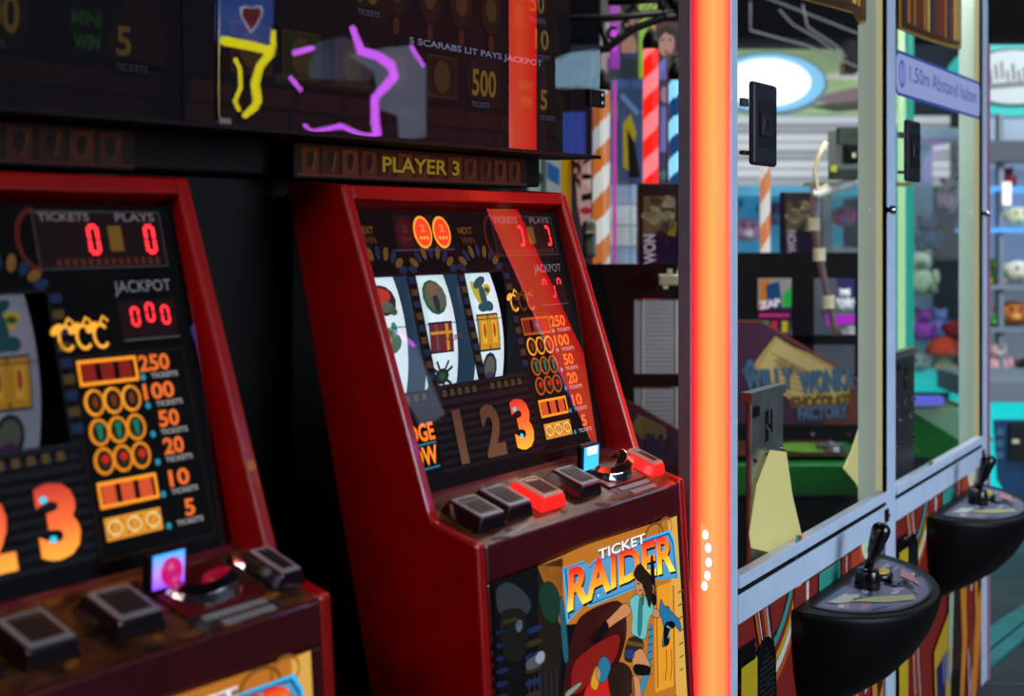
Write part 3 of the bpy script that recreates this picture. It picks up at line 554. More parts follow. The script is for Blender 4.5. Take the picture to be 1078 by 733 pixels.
# ------------------------------------------------------------------ black housing behind the stations, toppers, marquees
SF = Frame((0, 0, 0), SANG)           # x along the row, y inwards
def srow(name, label, cat, x0, group=None):
    return thing(name, label, cat, SD*x0+SI*1.285, SANG, group)
hs = thing('machine_housing', 'black housing that carries both red machines and the display boards above', 'cabinet', SD*0.2+SI*1.42, SANG)
boxo('lower_body', (0, .02, 0), (1.93, .5, 1.42), BLACK, hs); boxo('upper_body', (0, -.008, 1.425), (2.02, .5, 2.4), BLACK, hs, .004)
boxo('edge_trim', (.99, -.012, .55), (.996, .02, 1.40), mat('trim_grey', '10131a', .4), hs)
def topper(x0, label, full):
    t = srow('display_topper', label, 'sign', x0)
    Wd = .949; f = Frame(SD*x0+SI*1.285, SANG)
    boxo('topper_frame', (0, -.002, 1.474), (Wd, .10, 1.4795), BLACK, t)
    boxo('topper_back', (0, .062, 1.4795), (Wd, .075, 2.3), BLACK, t)
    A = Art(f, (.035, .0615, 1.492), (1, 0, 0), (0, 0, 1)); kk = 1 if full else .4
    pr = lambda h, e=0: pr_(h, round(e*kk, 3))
    DB = pr('3a1c10', .28); DG = pr('4a3412', .3); OK = pr('1c100c', .3)
    A.rect(-.034, -.012, Wd-.036, .8, pr('120b0a', .3), 0)
    for q in range(9): A.rect(-.02+q*.1, .022, .075+q*.1, .048, pr('34180e', .35), 1); A.rect(-.03+q*.1, -.008, .06+q*.1, .016, pr('2c1612', .35), 1)
    A.line([(-.03, .055), (Wd-.04, .055)], .006, pr('0a0608', .2), 2, False)
    for q, (u, cc) in enumerate(((.05, '3a1410'), (.15, '26300f'), (.26, '3c1d10'), (.37, '3a1410'), (.48, '2c1a10'))):
        A.rect(u, .066, u+.075, .130, pr(cc, .35), 1); A.rframe(u, .066, u+.075, .130, .004, pr('50340f', .3), 2); A.ell((u+.037, .098), .022, .026, pr('57421a', .35), 3, False)
    A.text('5 SCARABS LIT PAYS JACKPOT', (.432, .139), (.814, .139), .0135, pr('8c8fa8', .55), 3, False)
    for q in range(5):
        c = (.40+q*.085, .215); A.ell(c, .030, .034, pr('2e1c0c', .4), 2, False); A.ell((c[0], c[1]+.006), .016, .02, pr('5a4014', .4), 3, False); A.ell((c[0], c[1]-.05), .008, .014, pr('5a2a10', .4), 2, False)
    for tx, u, v, h, cc in (('500', .60, .075, .045, '8a6a1c'), ('50', .775, .235, .034, '84661f'), ('10', .79, .172, .036, '8a6a24'), ('5', .808, .066, .036, '8c6c24'), ('10', .31, .19, .040, '604a1c')):
        A.ell((u+.035, v+h/2), .05, .05, pr('28180c', .4), 2, False); A.text(tx, (u, v), (u+.032*len(tx)*.72, v), h, pr(cc, .55), 3, False); A.text('TICKETS', (u-.002, v-.018), (u+.05, v-.018), .009, pr('5a6070', .45), 3, False); A.rect(u-.006, v-.022, u+.054, v-.005, pr('0c0d12', .3), 2)
    A.rect(.735, .058, .79, .125, pr('10140c', .4), 2); A.text('MINI', (.742, .096), (.785, .096), .018, pr('2e5a24', .5), 3, False); A.text('WIN', (.745, .068), (.782, .068), .018, pr('3a6a2a', .5), 3, False)
    for a, b in (((.74, .32), (.83, .12)), ((.76, .1), (.72, .3)), ((.80, .34), (.86, .16)), ((.5, .42), (.74, .32))): A.line([a, b], .010, pr('3c2410', .4), 1, False)
    A.rect(.83, .06, .88, .2, pr('1c1010', .3), 1); A.rect(.83, .24, .905, .4, pr('20120c', .35), 1)
    for q in range(6): A.rect(.835+q*.012, .25, .841+q*.012, .39, pr('3a2412', .35), 2)
    A.build('topper_artwork', t)
    m = MB(); m.box((.002, .0, 1.480), (Wd-.001, .005, 2.3), TOPGLASS); m.build('topper_glass', t)
    m = MB(); m.box((.0, -.002, 1.484), (.0015, .006, 2.3), CHROME); m.box((.0, -.004, 1.480), (.02, -.0005, 1.487), STEEL); m.build('glass_edge', t)
    if full:
        h = MB(); h.box((Wd-.055, -.012, 1.565), (Wd-.002, -.001, 1.595), SATINB); h.lathe((Wd-.016, -.012, 1.587), [(.006, 0), (.005, .003)], CHROME, 12, Vector((0, -1, 0))); h.lathe((Wd-.016, -.012, 1.573), [(.006, 0), (.005, .003)], CHROME, 12, Vector((0, -1, 0))); h.build('glass_clip', t, False, .002)
    return t
topper(1.273, 'dim scarab jackpot display board behind glass above the sharp red machine', True)
topper(1.273-.951, 'almost black display board above the blurred red machine at left', False)
def marquee(x0, txt, label):
    t = thing('marquee_sign', label, 'sign', SD*x0+SI*1.362, SANG); f = Frame(SD*x0+SI*1.362, SANG)
    boxo('sign_box', (0, .002, 1.42), (.60, .046, 1.472), BLACK, t, .002)
    A = Art(f, (0, .0015, 1.42), (1, 0, 0), (0, 0, 1)); kk = 1 if txt.endswith('3') else .45     # the far-left strip is lit more weakly
    pr = lambda h, e=0: pr_(h, round(e*kk, 3))
    A.rect(.004, .004, .598, .05, pr('1f0e07', .45), 0)
    for q in range(13):
        u = .015+q*.044
        A.rect(u, .008, u+.036, .045, pr(('4a220c', '3a1a0a', '55280e')[q % 3], .45), 1); A.ell((u+.018, .028), .008, .012, pr('1a0d08', .4), 2, False, 10); A.line([(u+.022, .012), (u+.03, .04)], .004, pr('6a3a14', .4), 2, False)
    A.rect(.005, .004, .598, .008, pr('5a2a20', .4), 2)
    A.text(txt, (.195, .013), (.395, .013), .026, pr('2a1405', .4), 3, False, .06); A.text(txt, (.195, .015), (.395, .015), .024, pr('a88a1e', .45), 4, False, .02)
    A.build('sign_face', t)
marquee(1.500, 'PLAYER 3', 'brown strip sign reading PLAYER 3 over the sharp red machine')
marquee(1.500-.889, 'PLAYER 2', 'dark brown strip sign over the blurred red machine at left')

# ------------------------------------------------------------------ glass cabinet with two bays
CO = CD*2.331+CI*.92; CF = Frame(CO, CANG)
cab = thing('prize_cabinet', 'long glass prize cabinet with two bays and an orange light column', 'arcade machine', CO, CANG)
CW = 2.067; DEP = .48
posts = [(0, .032), (.972, 1.052), (1.988, 2.067)]
for i, (a, b) in enumerate(posts):
    p = MB(); p.box((a, 0, 0), (b, .006 if i else .03, 2.45), ALU); po = p.build('post', cab, False, .002)
    if i:
        m = MB(); m.box((a+.004, .0065, .60), (b-.02, .068, 2.02 if i == 1 else 2.45), MINT); m.build('lit_profile', po)
        m = MB(); m.box((a+.001, .0065, .60), (a+.0035, .024, 2.45), mat('yellow_edge_light', 'e6e2b0', .5, emit=.6)); m.box((a-.014, -.001, .738), (a+.001, .0055, 2.30), SATINB); m.build('seal_strip', po)
for a, b in ((.032, .972), (1.052, 1.988)):
    boxo('rail', (a, -.002, .652), (b, .028, .7035), ALU, cab, .002)
    boxo('door_rail', (a, -.004, .7150), (b, .02, .737), ALU, cab, .002)
    boxo('rail_gap', (a, .001, .700), (b, .018, .718), SATINB, cab)
    boxo('top_rail', (a, -.002, 2.30), (b, .028, 2.45), ALU, cab)
    boxo('glass_door', (a, .006, .737), (b, .012, 2.30), GLASS, cab)
boxo('side_glass', (.012, .10, .74), (.018, DEP-.03, 2.30), GLASS, cab)
boxo('bay_floor', (.01, .03, .38), (CW-.01, DEP, .40), mat('bay_floor_dark', '16181a', .4, grain=.4, scale=20), cab)
boxo('side_panel', (.0, .095, .0), (.02, DEP, .72), BLACK, cab)
# orange light column on the corner
LED = ramp_mat('led_diffuser', [(0, (1, .014, .016)), (.14, (1, .060, .018)), (.42, (1, .088, .022)), (.72, (1, .050, .014)), (.9, (1, .012, .008)), (1, (.75, .003, .010))], 1, .002, .071, 5.0)
m = MB(); pf = [(0, .002)]+[(-.007*math.sin(math.pi*k/10)-.002, .002+.069*k/10) for k in range(11)]+[(0, .071)]
m.prism([(x, y, 0) for x, y in pf], (0, 0, 2.5), LED); lc = m.build('light_column', cab, True)
ra = Frame(CO, CANG)
m = MB(); hp = lambda x, y: CF.hit(x, y, (-.0095, 0, 0), (-1, 0, 0))
WL = mat('bare_led_white', 'fff0e0', .3, emit=1.6); BRK = mat('broken_edge', 'ffb27a', .4, emit=.9)
pts = [(738, 551), (745, 556), (750, 568), (754, 580), (753, 596), (749, 612), (743, 622), (739, 618)]
q = [hp(*p) for p in pts]; m.prism([(v.x, v.y, v.z) for v in q], (-.001, 0, 0), BRK)
m.build('cracked_opening', lc)
for x, y in ((743, 563), (746, 577), (746.5, 592), (745, 606), (742, 617)):
    v = hp(x, y); m = MB(); m.ball(v+Vector((-.002, 0, 0)), (.002, .006, .0085), WL, 10); m.build('bare_led', lc, True)
boxo('column_flange', (-.010, .072, 0), (.02, .096, 2.5), mat('column_grey', '74788a', .45, grain=.1), cab, .002)
# locks and screws
for bx in (.069, 1.103):
    m = MB(); m.box((bx+.0, -.016, 1.462), (bx+.122, -.004, 1.612), mat('lock_plate', '1c2029', .4, grain=.1)); lk = m.build('door_lock', cab, False, .006)
    m = MB(); m.box((bx+.022, -.0172, 1.495), (bx+.112, -.0162, 1.580), mat('lock_recess', '020203', .5)); m.build('lock_recess', lk)
    m = MB(); m.box((bx+.026, -.022, 1.515), (bx+.078, -.0172, 1.556), mat('lock_plate', '1c2029')); m.box((bx+.034, -.0235, 1.526), (bx+.062, -.022, 1.547), CHROME); m.build('lock_barrel', lk, False, .002)
    boxo('lock_tab', (bx-.020, -.004, 1.48), (bx+.01, .004, 1.487), mat('lock_tab', '3a1a1c', .4), lk); boxo('lock_bracket', (bx-.02, -.004, 1.566), (bx+.005, .004, 1.58), STEEL, lk)
for x in (.965, 1.985):
    m = MB(); m.lathe((x, -.002, 1.392), [(.006, 0), (.006, .008), (.011, .010), (.011, .018), (.008, .022)], CHROME, 14, Vector((0, -1, 0))); m.build('screw_knob', cab, True)
for x in (.950, 1.975):
    m = MB(); m.box((x, -.005, .667), (x+.028, -.002, .697), SATINB); m.lathe((x+.020, -.005, .682), [(.005, 0), (.004, .004)], CHROME, 10, Vector((0, -1, 0))); m.build('rail_latch', cab)
# printed lower front
LP = boxo('lower_panel', (.02, .004, .0), (CW-.01, .02, .652), mat('panel_base', '3a1008', .45), cab)
A = Art(CF, (0, .0035, 0), (1, 0, 0), (0, 0, 1))
OG = pr('b4501c'); RD = pr('7c1a12'); YL = pr('b8901c'); TL = pr('2a8a7c'); WH = pr('c8c8c0'); DB = pr('2a120a'); NV = pr('1a1a52'); PK = pr('b08a90'); AM = pr('c87a1c')
for k, x0 in enumerate((0.0, 1.03)):
    A.rect(x0+.035, .0, x0+.96, .65, RD, 0)
    for q in range(5):                                            # swirls in stacked colours
        rr_ = .30-q*.018
        A.ring((x0+.16, .79), rr_*.85, rr_, .017, (OG, WH, YL, RD, TL)[q] if q < 4 else TL, 1+q, False, 24, 241, 350)
    for q, cc in enumerate((OG, WH, RD, OG, PK, DB)):
        A.line([(x0+.12+q*.014, .65), (x0+.155+q*.012, .56), (x0+.17+q*.012, .45), (x0+.18+q*.014, .25), (x0+.22+q*.016, .05)], .011 if cc is not WH else .004, cc, 7, False)
    for q, (a, b, cc) in enumerate(((.33, .40, RD), (.40, .415, WH), (.415, .47, RD), (.48, .62, TL), (.63, .66, RD), (.662, .668, WH), (.675, .70, RD), (.70, .86, pr('a83a1c')), (.87, .94, TL))):
        A.rect(x0+a, .585, x0+b, .648, cc, 8)
    A.line([(x0+.33, .60), (x0+.47, .60)], .006, DB, 9, False); A.line([(x0+.5, .595), (x0+.6, .595)], .005, pr('14503f'), 9, False); A.line([(x0+.72, .605), (x0+.84, .605)], .006, DB, 9, False)
    A.ell((x0+.82, .655), .05, .045, pr('c8cfae'), 9, False); A.ring((x0+.82, .655), .062, .055, .010, pr('d0502c'), 9, False, 16, 180, 360)
    # lower right figures: coloured drapery shapes
    for q, (pl, cc) in enumerate((([(.60, .42), (.72, .44), (.70, .1), (.58, 0), (.55, .2)], DB), ([(.66, .45), (.74, .44), (.76, .2), (.70, 0), (.66, 0), (.70, .2)], AM), ([(.74, .50), (.83, .52), (.84, .25), (.79, .12), (.75, .24)], RD), ([(.82, .52), (.93, .52), (.94, .2), (.86, 0), (.80, 0), (.86, .22)], AM), ([(.86, .50), (.93, .48), (.93, .3), (.89, .27)], DB), ([(.76, .15), (.80, .22), (.83, .05), (.78, -.0)], PK), ([(.78, .1), (.86, .26), (.87, .2), (.79, .05)], pr('8a3a1c')), ([(.38, .25), (.55, .32), (.56, .02), (.4, .02)], YL), ([(.40, .2), (.52, .22), (.5, .1), (.42, .08)], NV), ([(.54, .36), (.60, .42), (.57, .16), (.53, .1)], pr('9aa890')), ([(.46, .24), (.56, .28), (.54, .14), (.46, .1)], NV), ([(.58, .12), (.66, .14), (.66, 0), (.58, 0)], BLACK))):
        A.poly([(x0+u, v) for u, v in pl], cc, 10+q % 5, False)
    for q in range(4): A.line([(x0+.465+q*.02, .22), (x0+.475+q*.02, .14)], .007, pr('8a90b8'), 16, False)
    A.ell((x0+.545, .20), .012, .02, YL, 16, False, 10); A.ell((x0+.80, .33), .02, .006, WH, 16, False, 8, .6); A.ell((x0+.90, .44), .015, .035, PK, 16, False, 8)
    A.rect(x0+.036, .0, x0+.115, .575, pr('b89a14'), 17)
art_o = A.build('panel_artwork', LP)
for x0 in (0.0, 1.03):
    boxo('label_plate', (x0+.04, -.001, .560), (x0+.118, .003, .607), SATINB, cab, .001)
    m = MB(); n = 28; c = (x0+.168, .515)
    pts = [(c[0]+.052*max(-1, min(1, 1.15*math.cos(2*math.pi*k/n))), -.003, c[1]+.082*math.sin(2*math.pi*k/n)) for k in range(n)]
    m.prism(pts, (0, .006, 0), SATINB); sg = m.build('speaker_grille', cab, False, .001)
    m = MB()
    for q in range(13):
        z = c[1]-.060+q*.010
        for h in range(7):
            if abs(q-6)*.14+abs(h-3)*.16 < .95: m.box((c[0]-.036+h*.011, -.0042, z-.002), (c[0]-.030+h*.011, -.0032, z+.002), mat('grille_hole', '2c3036', .3))
    gh = m.build('grille_hole', sg); gh['kind'] = 'stuff'
    m = MB(); m.box((c[0]-.012, -.0045, c[1]-.012), (c[0]+.012, -.003, c[1]+.010), mat('plate_black', '030304', .5)); m.build('badge', sg)
    for sx, sz in ((-.045, .078), (.045, .078), (-.045, -.078), (.045, -.078)):
        m = MB(); m.lathe((c[0]+sx, -.003, c[1]+sz), [(.005, 0), (.004, .002)], CHROME, 8, Vector((0, -1, 0))); m.build('screw', sg)
    # joystick shelf: half-bowl with printed top
    cx, hw, pd, zt = x0+.60, .285, .205, .612
    def prof(sc, z, n=22): return [(cx-hw*(.72+.28*sc)*math.cos(math.pi*k/n), -.0-(pd*sc)*math.sin(math.pi*k/n)**1.02, z) for k in range(n+1)]
    m = MB(); L = [(1.0, zt-.006), (1.0, zt-.014), (.975, zt-.035), (.90, zt-.075), (.77, zt-.12), (.58, zt-.165), (.36, zt-.20), (.12, zt-.225)]
    tilt = lambda p: (p[0], p[1], p[2]+.10*p[1])
    rows_ = [[tilt(p) for p in prof(sc, z)] for sc, z in [(.975, zt)]+L]; n = 23
    m.add([p for r_ in rows_ for p in r_], [(i*n+k, i*n+k+1, (i+1)*n+k+1, (i+1)*n+k) for i in range(len(rows_)-1) for k in range(n-1)]+[tuple(range(n)), tuple((len(rows_)-1)*n+k for k in range(n-1, -1, -1))]+[tuple([i*n for i in range(len(rows_))]+[i*n+n-1 for i in range(len(rows_)-1, -1, -1)])], SATINB)
    bowl = m.build('control_shelf', cab)
    for p in bowl.data.polygons: p.use_smooth = len(p.vertices) == 4 and abs(p.normal.z) < .9
    T = Art(CF, tilt((cx, 0, zt+.0012)), (1, 0, 0), (0, 1, .10), gap=.0004)
    half = [(-.235*math.cos(math.pi*k/20), -.026-.160*math.sin(math.pi*k/20)**1.02) for k in range(21)]
    T.poly(half, pr('6a7088'), 0, False); T.line(half+[half[0]], .005, pr('111318'), 7, False)
    rz = random.Random(5)
    for q in range(34):
        u = rz.uniform(-.19, .19); lim = -.04-.12*math.sqrt(max(0, 1-(u/.22)**2)); v = rz.uniform(lim, -.04)
        T.ell((u, v), rz.uniform(.012, .035), rz.uniform(.004, .012), [pr('a0a6c0'), pr('2a2c36'), pr('b4baa8'), pr('6a7086'), pr('a07a88'), pr('3c3f50')][q % 6], 1+q % 4, False, 7, rz.uniform(-.6, .6))
    T.poly([(.08, -.155), (.15, -.12), (.185, -.085), (.12, -.10)], pr('b87a88'), 6, False); T.poly([(-.15, -.07), (-.08, -.10), (.0, -.16), (-.03, -.172), (-.10, -.13)], pr('a8ac78'), 6, False)
    T.poly([(-.19, -.04), (-.10, -.05), (-.14, -.08), (-.18, -.06)], pr('b4b8ae'), 6, False)
    T.build('shelf_print', bowl)
    js = thing('joystick', None, None); js.parent = cab; js.location = (0, 0, 0)
    jb = (cx-.02, -.070, zt-.007)
    m = MB(); m.lathe(jb, [(.025, 0), (.027, .006), (.024, .035), (.021, .042)], GLOSSB, 20); m.build('boot', js, True)
    ax = Vector((.30, -.26, 1)).normalized(); m = MB(); m.lathe(Vector(jb)+Vector((0, 0, .036)), [(.009, 0), (.009, .03), (.014, .040), (.017, .065), (.020, .085), (.018, .096), (.010, .103), (.002, .105)], GLOSSB, 20, ax); m.build('grip', js, True)
    m = MB(); bc = Vector((cx+.075, -.060, zt-.006)); m.lathe(bc, [(.036, 0), (.036, .010), (.033, .014)], GLOSSB, 22); yb = m.build('action_button', bowl, True)
    m = MB(); m.lathe(bc+Vector((0, 0, .013)), [(.029, 0), (.028, .005), (.02, .006)], mat('button_yellow', 'c8a814', .35), 22); m.box((bc.x-.004, bc.y-.008, bc.z+.019), (bc.x+.02, bc.y+.004, bc.z+.0196), mat('button_red_mark', 'b02a1c', .4)); m.build('button_cap', yb)
    m = MB(); m.box((cx+.03, -.115, zt-.012), (cx+.065, -.09, zt-.006), GLOSSB); m.build('coin_slot', bowl)
boxo('edge_strip', (CW-.012, -.006, 0), (CW+.004, -.001, 1.9), mat('pink_edge', 'c08ab8', .4, emit=.25), cab)
# the parts inside the bays
for x0 in (0.0, 1.02):
    m = MB(); m.box((x0+.255, .060, .42), (x0+.438, .072, 1.025), STEEL if x0 == 0 else mat('dark_steel', '3a3638', .4, metal=.5, grain=.4)); cm = m.build('mechanism_column', cab, False, .004)
    m = MB()
    m.box((x0+.250, .057, 1.016), (x0+.443, .080, 1.034), STEEL); m.box((x0+.262, .0595, .985), (x0+.30, .0605, 1.005), SATINB); m.box((x0+.33, .0593, .93), (x0+.35, .0603, .99), SATINB); m.box((x0+.362, .0593, .945), (x0+.372, .0603, .99), SATINB)
    m.build('bracket_slots', cm)
    m = MB()
    for u, v in ((.27, .90), (.345, .90), (.42, .90), (.27, .80), (.42, .80), (.345, .96), (.30, .86), (.40, .86)): m.lathe((x0+u, .060, v), [(.008, 0), (.006, .005)], CHROME, 10, Vector((0, -1, 0)))
    m.build('bolts', cm)
m = MB(); f = lambda x, y: CF.hit(x, y, (0, .046, 0), (0, 1, 0))
SH = see_through('yellow_reflection', 'f0eca0', .85, emit=.6)  # pale yellow reflections in the door glass, modelled as glowing sheets
m.prism([f(*p) for p in ((812, 474), (828, 476), (834, 520), (846, 572), (842, 579), (812, 582), (792, 577), (790, 562), (798, 510))], (0, .003, 0), SH); m.build('reflection_sheet', cab)
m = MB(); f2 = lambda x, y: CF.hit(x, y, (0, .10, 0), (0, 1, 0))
m.prism([f2(*p) for p in ((905, 452), (897, 476), (889, 493), (902, 508), (910, 525), (913, 534), (922, 532), (920, 510), (910, 490), (906, 470))], (0, .004, 0), SH); m.build('reflection_strip', cab)
# sign strip on the second door and the header pictures
A = Art(CF, (0, .0045, 0), (1, 0, 0), (0, 0, 1))
def rrect(A, u0, v0, u1, v1, r, mt, L):
    q = []
    for cu, cv, a0 in ((u1-r, v1-r, 0), (u0+r, v1-r, 90), (u0+r, v0+r, 180), (u1-r, v0+r, 270)):
        q += [(cu+r*math.cos(math.radians(a0+k*18)), cv+r*math.sin(math.radians(a0+k*18))) for k in range(6)]
    A.poly(q, mt, L, False)
rrect(A, 1.062, 1.668, 1.985, 1.778, .03, pr('3c4c9c', .7), 0); rrect(A, 1.070, 1.676, 1.977, 1.770, .026, pr('98a4d8', .75), 1)
A.text('1,50m Abstand halten', (1.19, 1.705), (1.93, 1.705), .046, pr('47509a', .6), 3, False, .0); A.ring((1.122, 1.723), .026, .030, .008, pr('3c56b8', .7), 2, False); A.line([(1.122, 1.70), (1.122, 1.745)], .008, pr('3c56b8', .7), 3, False)
A.build('distance_sign', cab)
def header(x0, x1, pts, nm, seed):
    f = CF; m = MB(); q = [f.hit(*p, (0, .05, 0), (0, 1, 0)) for p in pts]; m.prism(q, (0, .006, 0), mat('header_edge', '1a120c', .4)); h = m.build(nm, cab)
    A = Art(f, (0, .0494, 0), (1, 0, 0), (0, 0, 1)); A.poly(pts, pr('8a6a20', .8), 1)
    c = (sum(p[0] for p in pts)/len(pts), sum(p[1] for p in pts)/len(pts)); A.poly([(c[0]+(x-c[0])*.93, c[1]+(y-c[1])*.88) for x, y in pts], pr('3a2410', .7), 2)
    rg = random.Random(seed); a = A.uv(*pts[0]); b = A.uv(*pts[1]); u = a[0]+.05
    while u < b[0]-.05:
        t = (u-a[0])/(b[0]-a[0]); x_ = pts[0][0]+t*(pts[1][0]-pts[0][0]); low = sorted(p for p in pts if p[1] > -20)
        yb = next((p[1]+(q[1]-p[1])*(x_-p[0])/max(1e-6, q[0]-p[0]) for p, q in zip(low, low[1:]) if p[0] <= x_ <= q[0]), low[0][1]); v = A.uv(x_, yb)[1]+.085
        w_ = rg.uniform(.018, .03); A.rect(u, v-.06, u+w_, v+.06, pr(rg.choice(('b07a2c', '7a1f18', 'c8a45a', '5a3a1c', '2c2a44', 'a8642c')), .8), 3); A.ell((u+w_/2, v+.072), w_*.4, .014, pr(rg.choice(('c89a6a', 'd8b488', '9a6a40')), .8), 4, False, 8); u += w_+rg.uniform(.004, .02)
    A.build('header_picture', h)
header(0, 0, [(946, -30), (1012, -30), (1012, 52), (1000, 50), (975, 42), (946, 30)], 'header_sign', 3)
header(0, 0, [(838, -30), (926, -30), (926, 20), (905, 26), (898, 14), (870, 6), (840, -2)], 'header_sign', 9)

# ------------------------------------------------------------------ pusher stands behind the cabinet
PURP = mat('purple_board', '3c1234', .45, grain=.2, scale=4)
def wonka_board(m_parent, pts, Y, letters, nm):
    q = [at(*p, Y) for p in pts]; m = MB(); m.prism(q, (0, .02, 0), PURP); b = m.build(nm, m_parent, label='dark purple sign board')
    return b
def rel(o, root):                                                # parts built in world space, parented to a placed thing
    o.parent = root; o.matrix_parent_inverse = Matrix.Translation(root.location).inverted(); return o
def pusher(name, label, X0, Y, full):
    base = at(X0, HZ, Y); base.z = 0
    return thing(name, label, 'arcade machine', base)
pt = thing('coin_pusher', 'chocolate factory coin pusher with purple sign and green front seen through the first glass bay', 'arcade machine', (at(840, HZ, 4.95)*1).to_2d().to_3d())
def wbox(root, name, x0, y0, x1, y1, Y, dep, mt, bevel=0, label=None):
    a = at(x0, y1, Y); b = at(x1, y0, Y); return rel(boxo(name, (a.x, Y, a.z), (b.x, Y+dep, b.z), mt, None, bevel, label), root)
WDARK = mat('brown_black_laminate', '070404', .55, grain=.3, scale=12, spec=.12)
# frame board with openings
Yb = 4.95
wbox(pt, 'frame_board', 770, 266, 906, 293, Yb, .03, WDARK); wbox(pt, 'frame_upright', 770, 293, 798, 440, Yb, .03, WDARK); wbox(pt, 'frame_upright', 835, 293, 857, 440, Yb, .03, WDARK)
wbox(pt, 'frame_upright', 902, 293, 912, 440, Yb, .03, WDARK); wbox(pt, 'frame_board', 798, 353, 902, 363, Yb, .03, WDARK); wbox(pt, 'frame_board', 798, 395, 902, 440, Yb, .03, WDARK)
sb = [(774, 338), (801, 338), (907, 402), (907, 456), (774, 446)]
m = MB(); m.prism([at(*p, Yb-.06) for p in sb], (0, .03, 0), PURP); b_ = rel(m.build('sign_board'), pt)
A = Art(WORLD, (0, Yb-.0605, 0), (1, 0, 0), (0, 0, 1))
A.line([(774, 338), (801, 338), (907, 402)], .006, pr('8a4a2c'), 1); A.poly([(860, 410), (906, 406), (906, 455), (870, 452)], pr('6a2c1c'), 1)
A.poly([(816, 354), (836, 366), (852, 372), (874, 384), (896, 400), (892, 424), (850, 432), (800, 400), (786, 398), (796, 380), (802, 372)], pr('b8a05a'), 2)
A.poly([(818, 358), (840, 371), (870, 386), (890, 402), (880, 418), (846, 424), (806, 396), (800, 386)], pr('c8b474'), 3)
for q in range(6): A.line([(812+q*2, 372+q*7), (862+q*3, 398+q*4)], .004, pr('8a7038'), 4)
A.text('GOLDEN TICKET', (816, 384), (860, 404), .028, pr('7a5c28'), 5)
BL1 = pr('7ab0dc', .15); BLD = pr('1c2c4a'); GD = pr('c89a2c', .1)
for dx, mt, L in ((1.2, BLD, 6), (0, BL1, 7)):
    A.text('WILLY', (784+dx, 413+dx), (836+dx, 409+dx), .075, mt, L, bold=.05); A.text('WONKA', (842+dx, 415+dx), (900+dx, 410+dx), .080, mt, L, bold=.05)
    A.ell((789+dx, 390+dx), .026, .014, mt, L); A.ell((789+dx, 385+dx), .014, .022, mt, L)
    A.text('FACTORY', (840+dx, 443+dx), (893+dx, 440+dx), .050, mt, L, bold=.05)
for dx, mt, L in ((1, pr('3a1c0c'), 6), (0, GD, 7)): A.text('CHOCOLATE', (832+dx, 430+dx), (898+dx, 427+dx), .042, mt, L, bold=.05)
A.build('sign_print', b_)
wbox(pt, 'black_fascia', 774, 448, 904, 472, Yb-.08, .05, BLACK)
m = MB(); [m.lathe(at(x, 457, Yb-.08), [(.010, 0), (.008, .008)], CHROME, 10, Vector((0, -1, 0))) for x in (855, 893)]; rel(m.build('screw'), pt)
GRN = mat('green_enamel', '0f6a24', .35, grain=.12, coat=.3)
a = at(770, 490, 4.5); b = at(918, 490, 4.5); zt_ = a.z
m = MB(); m.prism([(a.x, 4.5, zt_), (b.x, 4.5, zt_), (b.x+.06, 4.62, zt_+.02), (b.x, 4.86, zt_+.02), (a.x, 4.86, zt_+.02)], (0, 0, -.095), GRN); rel(m.build('green_front', bevel=.004), pt)
m = MB(); m.prism([(a.x+.02, 4.54, zt_+.022), (b.x-.06, 4.54, zt_+.022), (b.x-.06, 4.84, zt_+.026), (a.x+.02, 4.84, zt_+.026)], (0, 0, .003), mat('play_field', '4a2418', .3, grain=.5, scale=20, coat=.3)); rel(m.build('play_field'), pt)
m = MB(); c = at(845, 484, 4.68); m.lathe((c.x, 4.66, zt_+.029), [(.10, 0), (.10, .004), (.075, .005)], mat('green_disc', '5a8a2a', .4, grain=.3), 24); rel(m.build('target_ring'), pt)
m = MB(); c = at(870, 484, 4.68); m.lathe((c.x, 4.62, zt_+.029), [(.05, 0), (.045, .02), (.012, .024), (.01, .03)], STEEL, 16); rel(m.build('spinner'), pt)
wbox(pt, 'lower_case', 774, 522, 916, 640, 4.62, .25, mat('smoked_case', '24282b', .25, grain=.5, scale=8))
wbox(pt, 'lower_body', 774, 600, 916, 674.5, 4.66, .28, BLACK)
mm = MB(); 
for q in range(5): p = at(845+q*14, 556+(q % 2)*22, 4.60); mm.box((p.x-.05, 4.60, p.z-.01), (p.x+.05, 4.615, p.z+.01), STEEL if q % 2 else SATINB)
rel(mm.build('chute_bars'), pt)
p = at(775, 545, 4.5)
